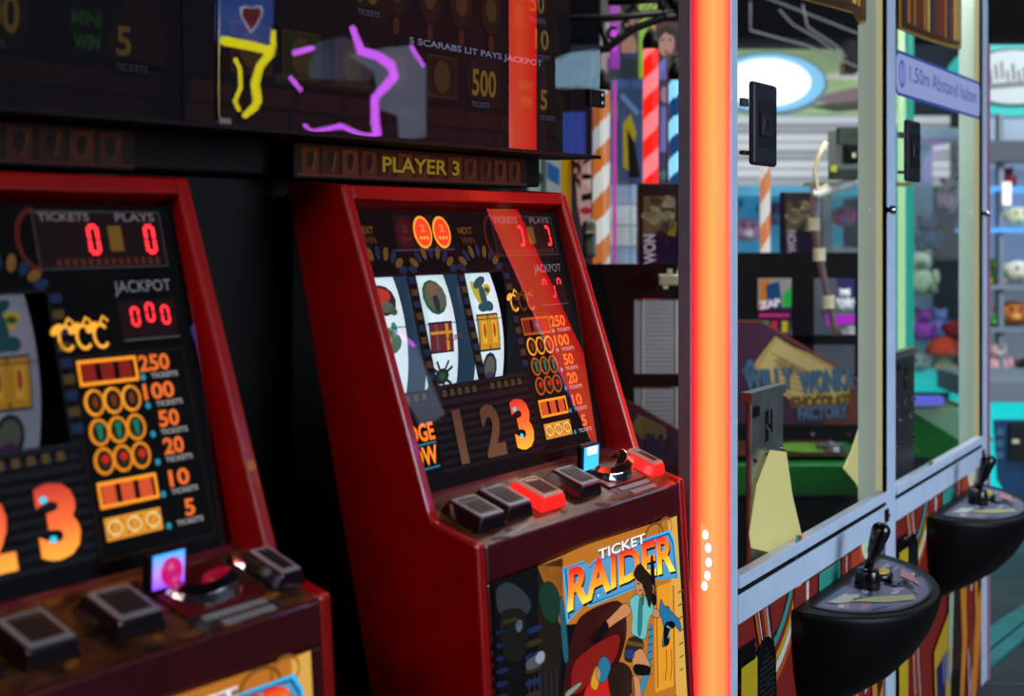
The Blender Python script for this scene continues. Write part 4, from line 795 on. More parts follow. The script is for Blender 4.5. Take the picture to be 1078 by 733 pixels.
def choc_box(label, x0, y0, x1, y1, Y):
    a = at(x0, y1, Y); b = at(x1, y0, Y); t = thing('chocolate_box', label, 'box', (a.x/2+b.x/2, Y, a.z))
    o = rel(boxo('box_body', (a.x, Y, a.z), (b.x, Y+.08, b.z), mat('box_black', '150a0c', .4), None, .003), t)
    A = Art(WORLD, (0, Y-.0006, 0), (1, 0, 0), (0, 0, 1)); W_, H_ = x1-x0, y1-y0
    f = lambda u, v: (x0+u*W_, y1-v*H_)
    A.poly([f(0.02, 0), f(.98, 0), f(.98, .40), f(.6, .38), f(.02, .22)], pr('2c1245', .15), 1)
    A.poly([f(.1, .3), f(.12, .84), f(.86, .84), f(.9, .66), f(.72, .52), f(.5, .42)], pr('8a7450', .2), 1)
    rg = random.Random(2)
    for q in range(12): A.ell(f(rg.uniform(.2, .78), rg.uniform(.5, .8)), .02, .012, pr(rg.choice(('c0ae84', '5a4a34', 'd0c4a0')), .2), 2, n=8, rot=rg.uniform(-1, 1))
    A.poly([f(.5, .42), f(.68, .60), f(.9, .5), f(.7, .38)], pr('4a4a58', .2), 2)
    A.poly([f(.68, .36), f(.76, .52), f(.92, .52), f(.88, .34)], pr('b89a1c', .2), 3); A.text('no', f(.72, .40), f(.90, .46), .03, pr('3a2a08'), 4)
    u0 = A.uv(*f(.78, .02)); v0 = A.uv(*f(.62, .40)); hgt = (y1-y0)*.0
    A.text('WON', f(.42, -.0), f(.40, .37), W_*.30/FPX*Y, pr('d8cce0', .3), 4, bold=.04)
    A.build('box_print', o)
    return t
choc_box('small chocolate box standing on the dark board inside the first glass bay', 825, 202, 857, 266, 4.98)
# second pusher, left of the light column
pl = thing('coin_pusher', 'dark coin pusher with white shutter panel left of the orange light column', 'arcade machine', (at(680, HZ, 4.1)).to_2d().to_3d())
Yl = 4.1
wbox(pl, 'frame_board', 600, 278, 735, 315, Yl, .03, WDARK); wbox(pl, 'frame_upright', 600, 315, 667, 640, Yl, .03, WDARK); wbox(pl, 'frame_board', 667, 394, 735, 408, Yl, .03, WDARK)
wbox(pl, 'frame_upright', 726, 315, 735, 640, Yl, .03, WDARK)
for y0, y1 in ((315.5, 393.5), (408.5, 470)):
    pn = wbox(pl, 'shutter_panel', 667.5, y0, 726, y1, Yl+.018, .01, mat('shutter_white', 'a4a6a4', .6), 0, 'white slatted shutter panel')
    k = 0; y = y0+1.5
    while y < y1-2:
        s_ = wbox(pl, 'slat', 668, y, 725.5, y+3.9, Yl+.012, .006, mat('shutter_white', 'a4a6a4', .6)); s_.parent = pn; s_.matrix_parent_inverse = Matrix(); y += 4.6
    for x in (676, 711):
        s_ = wbox(pl, 'shutter_cord', x, y0, x+2.4, y1, Yl+.009, .003, mat('cord_grey', 'c4c4c0', .6)); s_.parent = pn; s_.matrix_parent_inverse = Matrix()
m = MB(); m.prism([at(*p, Yl-.05) for p in ((640, 412), (672, 428), (735, 466), (735, 540), (640, 540))], (0, .03, 0), PURP); b2 = rel(m.build('sign_board'), pl)
A = Art(WORLD, (0, Yl-.0505, 0), (1, 0, 0), (0, 0, 1))
A.line([(640, 412), (672, 428), (735, 466)], .006, pr('6a3a20'), 1)
A.poly([(672, 436), (700, 450), (702, 462), (676, 462), (664, 450)], pr('7a6a38'), 2)
for q in range(5): A.line([(675, 442+q*4), (698, 452+q*3)], .003, pr('4a3c1c'), 3)
A.text('WONKA', (624, 488), (716, 488), .085, pr('31506e', .08), 4, bold=.05); A.text('CHOCOLATE', (640, 505), (714, 505), .04, pr('5a461c', .05), 4, bold=.04)
A.build('sign_print', b2)
wbox(pl, 'lower_body', 600, 540, 735, 730, Yl-.02, .3, BLACK)
choc_box('large chocolate box standing on the dark board left of the light column', 672.5, 193, 716, 278, 4.12)
m = MB(); t = thing('cable_connector', 'small cream connector block hanging beside the light column', 'connector', at(705, 296, 4.02))
p = at(705, 296, 4.02); 
rel(boxo('connector_body', (p.x-.030, 4.02, p.z-.012), (p.x+.030, 4.05, p.z+.018), CREAM, None, .003), t)
for q in range(4): rel(boxo('rib', (p.x-.028, 4.016, p.z-.009+q*.007), (p.x+.028, 4.0205, p.z-.006+q*.007), mat('connector_shade', 'aaa886', .6)), t)
rel(boxo('clip', (p.x-.005, 4.02, p.z+.018), (p.x+.008, 4.04, p.z+.034), CREAM), t); rel(boxo('clip', (p.x-.018, 4.02, p.z-.022), (p.x-.004, 4.04, p.z-.012), CREAM), t)
m = MB(); m.tube([at(712, 292, 4.03), at(716, 280, 4.03), at(717, 200, 4.03)], .004, CREAM, 6); rel(m.build('cable'), t)
# third pusher: only its green end shows in the second bay
t = thing('coin_pusher', 'coin pusher with chamfered green end seen low in the second glass bay', 'arcade machine', at(1000, HZ, 5.6).to_2d().to_3d())
a = at(955, 437, 5.6); b = at(1012, 437, 5.6)
m = MB(); m.prism([(a.x, 5.6, a.z+.03), (b.x, 5.6, a.z+.03), (b.x+.10, 5.55, a.z-.10), (b.x+.10, 5.55, a.z-.17), (a.x, 5.6, a.z-.17)], (0, .4, 0), GRN); rel(m.build('green_front', bevel=.006), t)
m = MB(); m.prism([(b.x+.005, 5.59, a.z+.034), (b.x+.105, 5.54, a.z-.096), (b.x+.105, 5.9, a.z-.096), (b.x+.005, 5.95, a.z+.034)], (.004, 0, .004), mat('orange_decal', '8a5a3a', .4, grain=.5, scale=14)); rel(m.build('decal_strip'), t)
rel(boxo('lower_body', (a.x, 5.64, 0), (b.x+.08, 6.0, a.z-.17), mat('smoked_case', '24282b'), None), t)
rel(boxo('purple_lamp', (a.x+.0, 5.55, a.z+.045), (a.x+.13, 5.6, a.z+.075), mat('violet_lamp', '6a6af0', .4, emit=.9), None), t)

# ------------------------------------------------------------------ behind, left of the light column: poles, pictures, tiles
def placed(name, label, cat, x, y, Y, group=None): return thing(name, label, cat, at(x, y, Y), 0, group)
def striped_pole(label, x0, x1, ytop, ybot, Y, c1, c2, e, period, slope, floor=True):
    a = at((x0+x1)/2, ybot, Y); b = at((x0+x1)/2, ytop, Y); a.z = 0 if floor else a.z; r = (x1-x0)/2/FPX*Y
    t = thing('striped_pole', label, 'pole', a); m = MB(); n = 32; hh = b.z-a.z; steps = max(4, int(hh/.008)); M1 = mat('pole_%s_%g' % (c1, e), c1, .3, emit=e); M2 = mat('pole_%s_%g' % (c2, e), c2, .3, emit=e)
    vs = [(r*math.cos(2*math.pi*k/n), r*math.sin(2*math.pi*k/n), hh*i/steps) for i in range(steps+1) for k in range(n)]
    for i in range(steps):
        for k in range(n):
            ph = -(hh*(i+.5)/steps)/period+(k/n)*slope
            mt = M1 if (ph % 1) < .5 else M2
            m.mi.append(m.m(mt)); m.f.append((i*n+k, i*n+(k+1) % n, (i+1)*n+(k+1) % n, (i+1)*n+k))
    m.v = vs; o = m.build('striped_tube', t, True)
    one(lambda m: m.lathe((0, 0, hh), [(r*1.1, 0), (r*1.1, .03), (r*.8, .05), (r*.3, .07)], SATINB), 'cap', t, True)
    return t
striped_pole('orange and white striped pole behind the right shoulder of the red machine', 624, 642, 96, 278, 4.5, 'c8702c', 'd4d8d4', .75, .15, 1)
striped_pole('red and pink glowing striped pole beside the green framed portrait', 677, 693, 52, 193, 4.6, 'f81c10', 'ff7a80', 1.15, .13, 1)
striped_pole('blue and white glowing striped pole next to the light column', 704, 722, 85, 193, 4.5, '123a6a', '8ad8ff', 1.1, .12, 1)
striped_pole('faint orange striped pole seen through the first glass bay', 800, 811, 150, 265.8, 4.968, 'e08a50', 'e8e8e4', .8, .16, 1, False)
def card(name, label, cat, x0, y0, x1, y1, Y, dep, mt, stand=True):
    t = placed(name, label, cat, (x0+x1)/2, y1, Y); a = at(x0, y1, Y); b = at(x1, y0, Y)
    if stand: a.z = 0; t.location.z = 0
    o = rel(boxo('board', (a.x, Y, a.z), (b.x, Y+dep, b.z), mt, None, .002), t)
    return t, o, Art(WORLD, (0, Y-.0008, 0), (1, 0, 0), (0, 0, 1), gap=.001)
def fin(A, o, nm='picture'):
    return A.build(nm, o)
# tiled wall sheet
t, o, A = card('tiled_panel', 'pale blue panel of square glass tiles behind the chocolate box', 'panel', 640, 60, 700, 282, 5.2, .03, mat('tile_joint', '2a3a44', .6))
k = 0
rg = random.Random(11)
for x in range(642, 700, 22):
    for y in range(84, 282, 22):
        q0 = at(x, y+21, 5.2); q1 = at(min(x+21, 699.5), y, 5.2)
        low = y > 175
        c = rg.choice(('9fb8c4', 'a8bcc6', '8aa8c0', 'b0bcc4', '7898b8')) if low else rg.choice(('24467c', '2c5590', '1c3660', '37528a', '5a6a8a'))
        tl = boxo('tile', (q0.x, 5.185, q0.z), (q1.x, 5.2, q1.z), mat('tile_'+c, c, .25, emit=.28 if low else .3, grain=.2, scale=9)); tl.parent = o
t, o, A = card('lit_strip', 'upright purple strip hanging under the truss', 'banner', 642, -20, 652, 72, 4.9, .02, mat('purple_lit', '8a1aa8', .5, emit=.8), False); A.ell((647, 40), .012, .05, pr('c04ae0', .9)); fin(A, o)
t, o, A = card('lit_strip', 'thin pink strip running down beside the tiled panel', 'banner', 645.5, 85, 649, 278, 4.95, .02, mat('pink_lit', 'c03aa0', .5, emit=.7)); 
t, o, A = card('yellow_post', 'yellow curved post above the corner of the red machine', 'post', 591, 165, 601, 280, 4.7, .05, mat('yellow_gloss', 'd8a80c', .35, emit=.35)); A.line([(599.5, 165), (597, 280)], .01, pr('b8780c', .4)); fin(A, o)
t, o, A = card('portrait_poster', 'poster of a dark haired face with red lips above the red machine', 'poster', 601, 60, 623, 280, 4.75, .02, mat('poster_violet', '2c1a2c', .5))
A.poly([(607, 150), (618, 146), (622.5, 160), (622.5, 236), (612, 238), (608, 215), (606, 185)], pr('c8a09a', .5), 1); A.poly([(601.5, 62), (622, 62), (622, 168), (612, 176), (611, 200), (606, 190), (601.5, 240)], pr('28141c', .4), 2)
A.ell((617, 186), .018, .010, pr('0c080a', .2), 3); A.poly([(612, 205), (622.5, 203), (622.5, 210), (612, 212)], pr('1c0c10', .3), 3); A.ell((617, 222), .022, .012, pr('a81c34', .6), 4); A.poly([(614, 192), (622, 170), (622.5, 200)], pr('e0bcb0', .5), 2)
for x, y in ((607, 168), (612, 172), (606, 180), (610, 186), (614, 166)): A.ell((x, y), .008, .01, pr('b87a6a', .5), 5)
fin(A, o)
t, o, A = card('framed_portrait', 'lime green framed portrait under the black truss', 'poster', 673, -10, 722, 82, 5.0, .03, mat('lime_frame', '8ac20c', .4, emit=.5), False)
A.poly([(684, 22), (718, 18), (718, 84), (684, 84)], pr('4a2c3a', .5), 1); A.poly([(684, 22), (690, 22), (690, 84), (684, 84)], pr('d8a01c', .6), 2); A.ell((701, 44), .030, .052, pr('b4887c', .6), 3); A.poly([(688, 60), (690, 34), (702, 26), (714, 34), (716, 60), (711, 40), (700, 34), (692, 44)], pr('241418', .4), 4)
for x in (697.5, 705.5): A.ell((x, 42), .006, .004, pr('140c0c', .3), 5)
A.ell((701.5, 55), .010, .004, pr('8a3a3c', .5), 5); A.poly([(690, 84), (694, 66), (701, 60), (710, 66), (716, 84)], pr('7a7ac8', .6), 4); A.line([(676, 10), (682, 6), (684, 10), (690, 4)], .006, pr('1c2808', .3), 3)
fin(A, o)
t, o, A = card('figure_banner', 'tall violet and blue figure poster between the striped poles', 'poster', 694, 82, 706, 193, 5.163, .02, mat('poster_blueviolet', '3a3468', .5, emit=.4)); A.ell((700, 100), .016, .03, pr('b08aa0', .6), 1); A.poly([(696, 112), (704, 112), (705, 160), (695, 160)], pr('7a7ac0', .6), 1); A.line([(695, 185), (705, 183)], .03, pr('4a8a78', .5), 2); fin(A, o)
t, o, A = card('dark_portrait', 'small dark poster with an orange face behind the blue pole', 'poster', 702, 56, 722, 110, 4.9, .02, mat('poster_dark', '18080c', .5)); A.ell((714, 74), .020, .034, pr('c8643c', .6), 1); A.poly([(706, 58), (722, 58), (722, 68), (708, 72)], pr('0c0606', .2), 2); fin(A, o)
t, o, A = card('figure_poster', 'tall poster of faces and dark hair beside the purple strip', 'poster', 632, -10, 674, 92, 5.3, .02, mat('poster_umber', '3a2a34', .5, emit=.25), False)
A.ell((662, 12), .03, .06, pr('a07464', .5), 1); A.ell((662, 50), .03, .05, pr('b88a74', .5), 1); A.poly([(652, -5), (672, -5), (670, 20), (655, 14)], pr('1a1018', .3), 2); A.poly([(654, 56), (672, 56), (672, 92), (652, 92)], pr('20407a', .5), 2); A.poly([(632, 30), (642, 20), (644, 92), (632, 92)], pr('b8a8b0', .5), 1); fin(A, o)
t, o, A = card('figure_poster', 'yellow and black striped picture at the lower right of the tiled panel', 'poster', 652, 92, 676, 190, 5.163, .02, mat('poster_steel', '3a5a86', .4, emit=.35), False); A.poly([(656, 130), (664, 120), (670, 140), (662, 180), (656, 176)], pr('b0a018', .5), 1); A.poly([(660, 135), (668, 150), (674, 186), (662, 188)], pr('0e0e14', .3), 2); A.line([(654, 100), (672, 120)], .02, pr('6a90c0', .5), 1); fin(A, o)
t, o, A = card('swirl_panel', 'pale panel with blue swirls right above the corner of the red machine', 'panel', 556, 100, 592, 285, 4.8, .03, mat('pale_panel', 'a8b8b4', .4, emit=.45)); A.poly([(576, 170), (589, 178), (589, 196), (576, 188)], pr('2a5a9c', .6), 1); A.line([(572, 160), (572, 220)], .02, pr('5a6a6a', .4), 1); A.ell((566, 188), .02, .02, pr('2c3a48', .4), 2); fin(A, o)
t = placed('ticket_reader', 'grey rounded box clipped behind the corner of the red machine', 'device', 620, 270, 4.3); a = at(614, 272, 4.3); b = at(628, 231, 4.3)
rel(boxo('case', (a.x, 4.3, a.z), (b.x, 4.36, b.z), mat('device_grey', '6c7876', .5, grain=.1), None, .012), t); rel(boxo('slot', (a.x+.008, 4.296, a.z+.075), (b.x-.006, 4.301, a.z+.082), CREAM, None), t)
t = placed('clear_shelf', 'small clear plastic tray on the dark board', 'tray', 640, 277, 4.25); a = at(630, 277.5, 4.25); b = at(655, 258, 4.25)
rel(one(lambda m: (m.box((a.x, 4.2, a.z), (b.x, 4.32, a.z+.004), GLASS), m.box((a.x, 4.2, a.z+.004), (b.x+.01, 4.204, b.z), GLASS), m.box((a.x, 4.316, a.z+.004), (b.x, 4.32, b.z), GLASS)), 'tray_body'), t)
# black truss under the ceiling
t = placed('ceiling_truss', 'black ornamental truss bracket near the top left of the light column', 'truss', 640, 30, 4.35)
def truss(nm, pts, r): 
    m = MB(); m.tube([at(*p, 4.35) for p in pts], r, SATINB, 8); rel(m.build(nm, smooth=True), t)
truss('chord', [(560, 21), (640, 19), (730, 10)], .012); truss('brace', [(560, 75), (640, 50), (668, 30), (700, 18), (720, 16)], .012); truss('post', [(700, 20), (690, -20)], .012); truss('brace', [(722, 20), (700, -12), (692, -40)], .02)
for c, r_ in (((646, 35), 6), ((660, 26), 4)): truss('scroll', [(c[0]+r_*math.cos(k*.6), c[1]+r_*math.sin(k*.6)) for k in range(10)], .006)
truss('strut', [(632, 20), (640, 55)], .010); truss('strut', [(655, 20), (668, 5), (676, 20)], .008); truss('lattice', [(640, 2), (720, -2)], .012)
boxo_ = wbox(t, 'beam', 695, -60, 735, 18, 4.4, .1, BLACK)

# ------------------------------------------------------------------ far stalls: lit oval signs, shutters, toys
t = placed('oval_sign', 'big glowing white and blue oval sign on a pale green fascia behind the first bay', 'sign', 830, 150, 7.6)
Y = 7.6
def epr(m, cx, cy, rx, ry, y0, dep, mt, n=36): m.prism([(at(cx, cy, Y).x+rx/FPX*Y*math.cos(2*math.pi*k/n), y0, at(cx, cy, Y).z+ry/FPX*Y*math.sin(2*math.pi*k/n)) for k in range(n)], (0, dep, 0), mt)
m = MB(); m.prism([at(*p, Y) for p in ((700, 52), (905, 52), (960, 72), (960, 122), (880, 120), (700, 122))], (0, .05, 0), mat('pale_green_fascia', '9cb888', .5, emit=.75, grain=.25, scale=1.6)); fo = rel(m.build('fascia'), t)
for x in (760, 900): p = at(x, 60, Y); m = MB(); m.tube([(p.x, Y+.02, p.z), (p.x, Y+.02, 3.1)], .01, SATINB, 6); rel(m.build('hanger'), t)
for nm, c, dy, mt in (('rim', (808, 89, 62, 34), -.03, mat('sign_rim_grey', '90b4c4', .4, emit=.5)), ('blue_ring', (808, 88, 58, 30), -.05, mat('sign_blue', '8ad4ff', .4, emit=1.1)), ('lit_face', (805, 88, 46, 25), -.07, mat('sign_white', 'f4fbff', .4, emit=1.6))):
    m = MB(); epr(m, *c, Y+dy, .025, mt); rel(m.build(nm), t)
for i, pts in enumerate(([(862, 82), (905, 70), (960, 80), (905, 84)], [(845, 105), (900, 92), (950, 96), (890, 112)], [(850, 112), (900, 106), (950, 112), (880, 118)])):
    m = MB(); m.prism([at(*p, Y-.01) for p in pts], (0, -.01, 0), mat('swoosh_%d' % i, ('dcdce0', 'b09aa0', '6a7a68')[i], .5, emit=(.8, .55, .4)[i])); rel(m.build('swoosh'), t)
t = placed('roller_shutter', 'white slatted roller shutter under the glowing oval sign', 'shutter', 830, 196, 7.8)
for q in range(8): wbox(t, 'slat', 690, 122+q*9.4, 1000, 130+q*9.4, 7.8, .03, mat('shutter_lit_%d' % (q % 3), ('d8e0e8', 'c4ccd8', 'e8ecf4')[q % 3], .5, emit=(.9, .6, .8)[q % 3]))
t = placed('ceiling_beam', 'black ceiling beam with pale light strings above the oval sign', 'beam', 840, 55, 6.4)
wbox(t, 'beam_box', 560, -70, 1120, 40, 6.6, .25, mat('beam_black', '020203', .8, grain=.2, spec=.05))
for i, p in enumerate(([(800, -5), (905, 36)], [(790, 2), (790, 32), (850, 48), (906, 72)], [(820, 10), (835, 26), (860, 40), (880, 55)], [(845, 5), (850, 28), (880, 48), (890, 60)])):
    m = MB(); m.tube([at(x, y, 6.3) for x, y in p], .0045, mat('string_light', 'b8bcc0', .4, emit=.25), 5); rel(m.build('light_string'), t)
wbox(t, 'lamp_fitting', 893, 42, 906, 74, 6.3, .1, SATINB); wbox(t, 'lamp_arm', 886, 66, 902, 78, 6.35, .05, mat('lamp_gold', '8a6a2c', .4, emit=.2))
def toy(label, x, y, Y, r, body, accent, kind=0, shelf=None, group='soft toys on the far shelves'):
    R_ = r/FPX*Y; c = at(x, y, Y); c.z = c.z if shelf is None else at(x, shelf, 6.98).z+R_; t = thing('soft_toy', label, 'toy', (c.x, c.y, c.z-R_*1.0), 0, group); Bm = mat('plush_'+body, body, .9, grain=.18, scale=30, bump=.4); Am = mat('plush_'+accent, accent, .9, grain=.2, scale=30)
    z = R_
    if kind == 0:                                                 # sitting bear
        one(lambda m: m.ball((0, 0, z*.75), (R_*.85, R_*.75, R_*.85), Bm), 'body', t, True); one(lambda m: m.ball((0, -R_*.1, z*1.9), (R_*.68, R_*.6, R_*.6), Bm), 'head', t, True)
        for s in (-1, 1):
            one(lambda m: m.ball((s*R_*.5, 0, z*2.4), R_*.24, Am), 'ear', t, True); one(lambda m: m.ball((s*R_*.6, -R_*.6, z*.3), (R_*.3, R_*.5, R_*.3), Am), 'leg', t, True); one(lambda m: m.ball((s*R_*.85, -R_*.3, z*1.0), (R_*.25, R_*.3, R_*.5), Bm), 'arm', t, True)
        one(lambda m: m.ball((0, -R_*.6, z*1.8), (R_*.3, R_*.25, R_*.22), Am), 'muzzle', t, True)
    elif kind == 1:                                               # mushroom-like toy with a wide cap
        one(lambda m: m.lathe((0, 0, 0), [(R_*.5, 0), (R_*.55, z*.5), (R_*.4, z*1.1)], Am), 'body', t, True); one(lambda m: m.lathe((0, 0, z*.9), [(R_*1.1, 0), (R_*1.15, z*.3), (R_*.85, z*.8), (R_*.3, z*1.1), (R_*.02, z*1.15)], Bm), 'cap', t, True)
        for s in (-1, 1): one(lambda m: m.ball((s*R_*.5, -R_*.2, z*.1), R_*.25, Am), 'foot', t, True)
    else:                                                         # round toy with fins and eyes
        one(lambda m: m.ball((0, 0, z), (R_*1.2, R_*.9, R_*.9), Bm), 'body', t, True)
        for s in (-1, 1): one(lambda m: m.ball((s*R_*1.1, 0, z*1.3), (R_*.4, R_*.2, R_*.4), Am), 'fin', t, True); one(lambda m: m.ball((s*R_*.35, -R_*.8, z*1.3), R_*.14, SATINB), 'eye', t, True)
        one(lambda m: m.ball((0, -R_*.75, z*.7), (R_*.4, R_*.25, R_*.3), Am), 'muzzle', t, True)
    return t
def far_machine(label, x0, x1, ytop, ymid, ybot, Y, frame, back, shelf, e):
    """distant lit claw machine: frame, glowing back, shelf, cabinet below"""
    t = placed('claw_machine', label, 'arcade machine', (x0+x1)/2, 300, Y); t.location.z = 0
    FM = mat('far_frame_'+frame, frame, .4, emit=e); KM = mat('far_back_'+back, back, .5, emit=.5, grain=.35, scale=3)
    a = at(x0, ybot, Y); b = at(x1, ytop, Y); zs = at(0, ymid, Y).z; W = .035
    for x in (a.x, b.x-W): rel(boxo('upright', (x, Y, 0), (x+W, Y+.04, b.z), FM), t)
    rel(boxo('header', (a.x, Y-.02, b.z-.05), (b.x, Y+.7, b.z), KM), t); rel(boxo('shelf', (a.x, Y-.01, zs-.045), (b.x, Y+.7, zs), FM), t); rel(boxo('back_wall', (a.x, Y+.66, zs), (b.x, Y+.7, b.z-.05), KM), t)
    rel(boxo('base', (a.x+W, Y+.02, 0), (b.x-W, Y+.7, zs-.045), mat('far_base_navy', '14304a', .4, grain=.3, emit=0), None, .01), t)
    rel(boxo('glass', (a.x+W, Y+.012, zs), (b.x-W, Y+.018, b.z-.05), GLASS), t); return t
far_machine('far machine with cyan and pink glow behind the upper left of the first bay', 700, 852, 196, 330, 560, 7.2, '9ac8dc', '3a8cb0', 0, .5)
far_machine('far machine with cyan back and magenta shelf behind the upper right of the first bay', 858, 919, 196, 262, 560, 7.3, '8a9aac', '3a8ca0', 0, .4)
far_machine('far teal lit machine with toys behind the second bay', 946, 1024, 135, 403, 620, 6.9, '28c8c8', '5a7688', 0, .9)
for args in (('white toy with pink ears far behind the first bay', 786, 242, 7.5, 14, 'c890b0', 'd8c8d8', 2), ('magenta toy behind the small chocolate box', 816, 225, 7.65, 14, 'b86a9a', '6ab0d0', 2), ('pale toy by the orange pole behind the first bay', 772, 214, 7.7, 10, '8ac8e0', 'e0e8f0', 0),
             ('red and blue toy at the top right behind the first bay', 888, 228, 7.65, 12, 'c84a6a', '3a6ab0', 2), ('red capped mushroom toy on the teal shelf of the second bay', 994, 372, 7.05, 17, 'c03a1c', 'c8b48a', 1), ('pale green toy at the upper left of the second bay', 968, 292, 7.2, 18, 'a8bca0', '788a70', 0),
             ('purple toy behind the second bay', 972, 345, 7.3, 13, 'a048b8', '7a3a90', 0), ('pale blue toy behind the second bay', 990, 342, 7.4, 11, '8aa4f0', '98b0e8', 0), ('dark red toy at the right of the second bay', 1008, 348, 7.2, 12, '8a0c1c', '5a0a14', 2), ('white fluffy toy low in the second bay', 966, 382, 7.35, 12, '9aa4a8', '788288', 2), ('dark blue toy high in the second bay', 975, 250, 7.3, 15, '2c4a64', '4a3a58', 0), ('greyish pink toy near the top of the second bay', 1000, 210, 7.3, 14, '9a8490', '3c3848', 0)): toy(*args)
# openings of the frame board: bright picture and toys behind
t, o, A = card('game_poster', 'colourful game poster seen through the left opening of the dark board', 'poster', 792, 288, 840, 360, 5.4, .02, mat('poster_white', 'c8c8c0', .5, emit=.3))
A.poly([(800, 294), (810, 294), (812, 330), (800, 330)], pr('d8801c', .6), 1); A.poly([(806, 300), (820, 296), (824, 330), (808, 332)], pr('1c4a7a', .6), 2); A.poly([(824, 310), (835, 300), (838, 350), (826, 345)], pr('28b04a', .7), 2); A.poly([(796, 326), (834, 323), (832, 352), (796, 356)], pr('3a1048', .6), 3); A.text('ZAP', (800, 326), (822, 322), .03, pr('e8e0f0', .8), 5, bold=.05)
for x in range(801, 832, 4): A.ell((x, 332), .005, .005, pr('ff3a7a', 1), 4, n=8)
for x, c in ((806, '3a9a4a'), (815, 'c82a3c'), (826, 'c8b41c')): A.rect(*A.uv(x-3, 350), *A.uv(x+3, 338), pr(c, .7), 4)
fin(A, o)
t, o, A = card('back_board', 'grey violet board behind the right openings of the dark board', 'panel', 850, 285, 912, 400, 5.7, .02, mat('poster_greyviolet', '6a7484', .5, emit=.3)); A.line([(870, 337), (905, 332)], .05, pr('c020d8', .9), 1); A.poly([(880, 290), (905, 290), (905, 330), (884, 330)], pr('3c3a7a', .5), 1); fin(A, o)
for x_, y_, yr in ((889, 318, 9), (893, 349, 8)):
    e_ = at(x_, y_+yr, 5.55); rel(boxo('ledge', (e_.x-.06, 5.48, e_.z-.014), (e_.x+.06, 5.7, e_.z-.002), STEEL), t)
toy('white toy seen through the right opening of the dark board', 889, 318, 5.55, 9, 'd8dce4', 'aab0c0', 0); toy('small white toy low in the right opening', 893, 349, 5.55, 8, 'd0ccd8', 'b098b8', 2)
t = placed('crane_unit', 'grey crane gearbox with wires hanging in the first bay', 'mechanism', 885, 180, 4.45)
wbox(t, 'back_plate', 873, 138, 904, 178, 4.47, .02, mat('plate_pale', '9fb0ae', .5, emit=.3)); wbox(t, 'gearbox', 884, 134, 905, 152, 4.42, .05, mat('gear_green', '3a4a40', .4, grain=.3)); wbox(t, 'motor', 890, 152, 905, 172, 4.42, .05, SATINB, .006); wbox(t, 'circuit_board', 874, 178, 904, 189, 4.42, .03, mat('circuit_green', '1c2c20', .4, grain=.3)); wbox(t, 'relay', 875, 174, 881, 181, 4.40, .02, mat('relay_yellow', 'b8c01c', .4)); wbox(t, 'label', 897, 161, 901, 166, 4.415, .004, CREAM)
m = MB(); m.tube([at(870, 150, 4.45), at(862, 165, 4.45), at(858, 180, 4.45), at(860, 200, 4.45), at(872, 195, 4.45)], .008, CREAM, 8); m.tube([at(905, 190, 4.45), at(880, 198, 4.45), at(862, 206, 4.45), at(856, 205, 4.45)], .016, mat('wire_white', 'd0d4d0', .5), 8); rel(m.build('wires', smooth=True), t)
wbox(t, 'carriage_rail', 848, 192, 960, 196, 4.5, .03, mat('rail_yellow', 'c0c078', .4, emit=.2)); wbox(t, 'hanger', 866, 196, 876, 266, 4.5, .03, mat('hanger_grey', '6a7c80', .4))
m = MB(); m.tube([at(858, 195, 4.5), at(856, 232, 4.5), at(862, 265, 4.5), at(869, 300, 4.5), at(878, 345, 4.5), at(882, 352, 4.5)], .012, mat('hose_pink', 'b08a8c', .4, emit=.15), 10); rel(m.build('hose', smooth=True), t)
for y, x in ((236, 856.5), (268, 862.5), (318, 872)): c = at(x, y, 4.5); m = MB(); m.lathe(c, [(.02, -.02), (.02, .02)], CREAM, 12); rel(m.build('joint'), t)
t = placed('tube_lamp', 'green lit tube standing just behind the middle post of the cabinet', 'lamp', 948, 370, 4.6)
m = MB(); m.tube([at(949, 374, 4.6), at(949, -30, 4.6)], .012, mat('tube_green', 'b8f0b4', .4, emit=1.0), 10); rel(m.build('tube', smooth=True), t); wbox(t, 'socket', 945, 374, 953, 380, 4.59, .03, SATINB)
t = placed('tube_lamp', 'teal lit tube behind the middle post of the cabinet', 'lamp', 958, 370, 5.2)
m = MB(); m.tube([at(958, 374, 5.2), at(958, -262, 5.2)], .014, mat('tube_teal', '2cb8a8', .4, emit=.8), 10); rel(m.build('tube', smooth=True), t); wbox(t, 'socket', 953, 374, 963, 381, 5.19, .03, SATINB)
# right edge: second oval sign, shelves and the teal machine
Y = 7.4
t = placed('oval_sign', 'teal rimmed white oval sign at the right edge of the picture', 'sign', 1075, 120, 7.4)
for nm, c, dy, mt in (('rim', (1068, 82, 72, 40), 0, mat('sign_teal', '14c8c4', .4, emit=.95)), ('dark_ring', (1066, 82, 56, 31), -.02, mat('sign_dark', '1c3440', .4)), ('lit_face', (1065, 82, 53, 28), -.04, mat('sign_pale', 'c8d8dc', .4, emit=.95))):
    m = MB(); epr(m, *c, Y+dy, .018, mt); rel(m.build(nm), t)
A = Art(WORLD, (0, Y-.042, 0), (1, 0, 0), (0, 0, 1)); 
A.line([(1030, 92), (1080, 88)], .03, pr('8a949c', .8), 1)
for x, y, h, c in ((1042, 80, 14, '6a707c'), (1048, 76, 16, '7a5a68'), (1054, 74, 18, '6a707c'), (1060, 80, 12, '9a6a78'), (1066, 76, 18, '5a6470'), (1072, 80, 12, '7a5a68'), (1078, 78, 14, '6a707c')): A.line([(x, y-h/2), (x+1.5, y+h/2)], .012, pr(c, .8), 2)
o = rel(A.build('sign_marks'), t)
t = rack = placed('toy_rack', 'rack with blue lit shelves full of toys at the right edge', 'shelf', 1080, 420, 7.0); t.location.z = 0
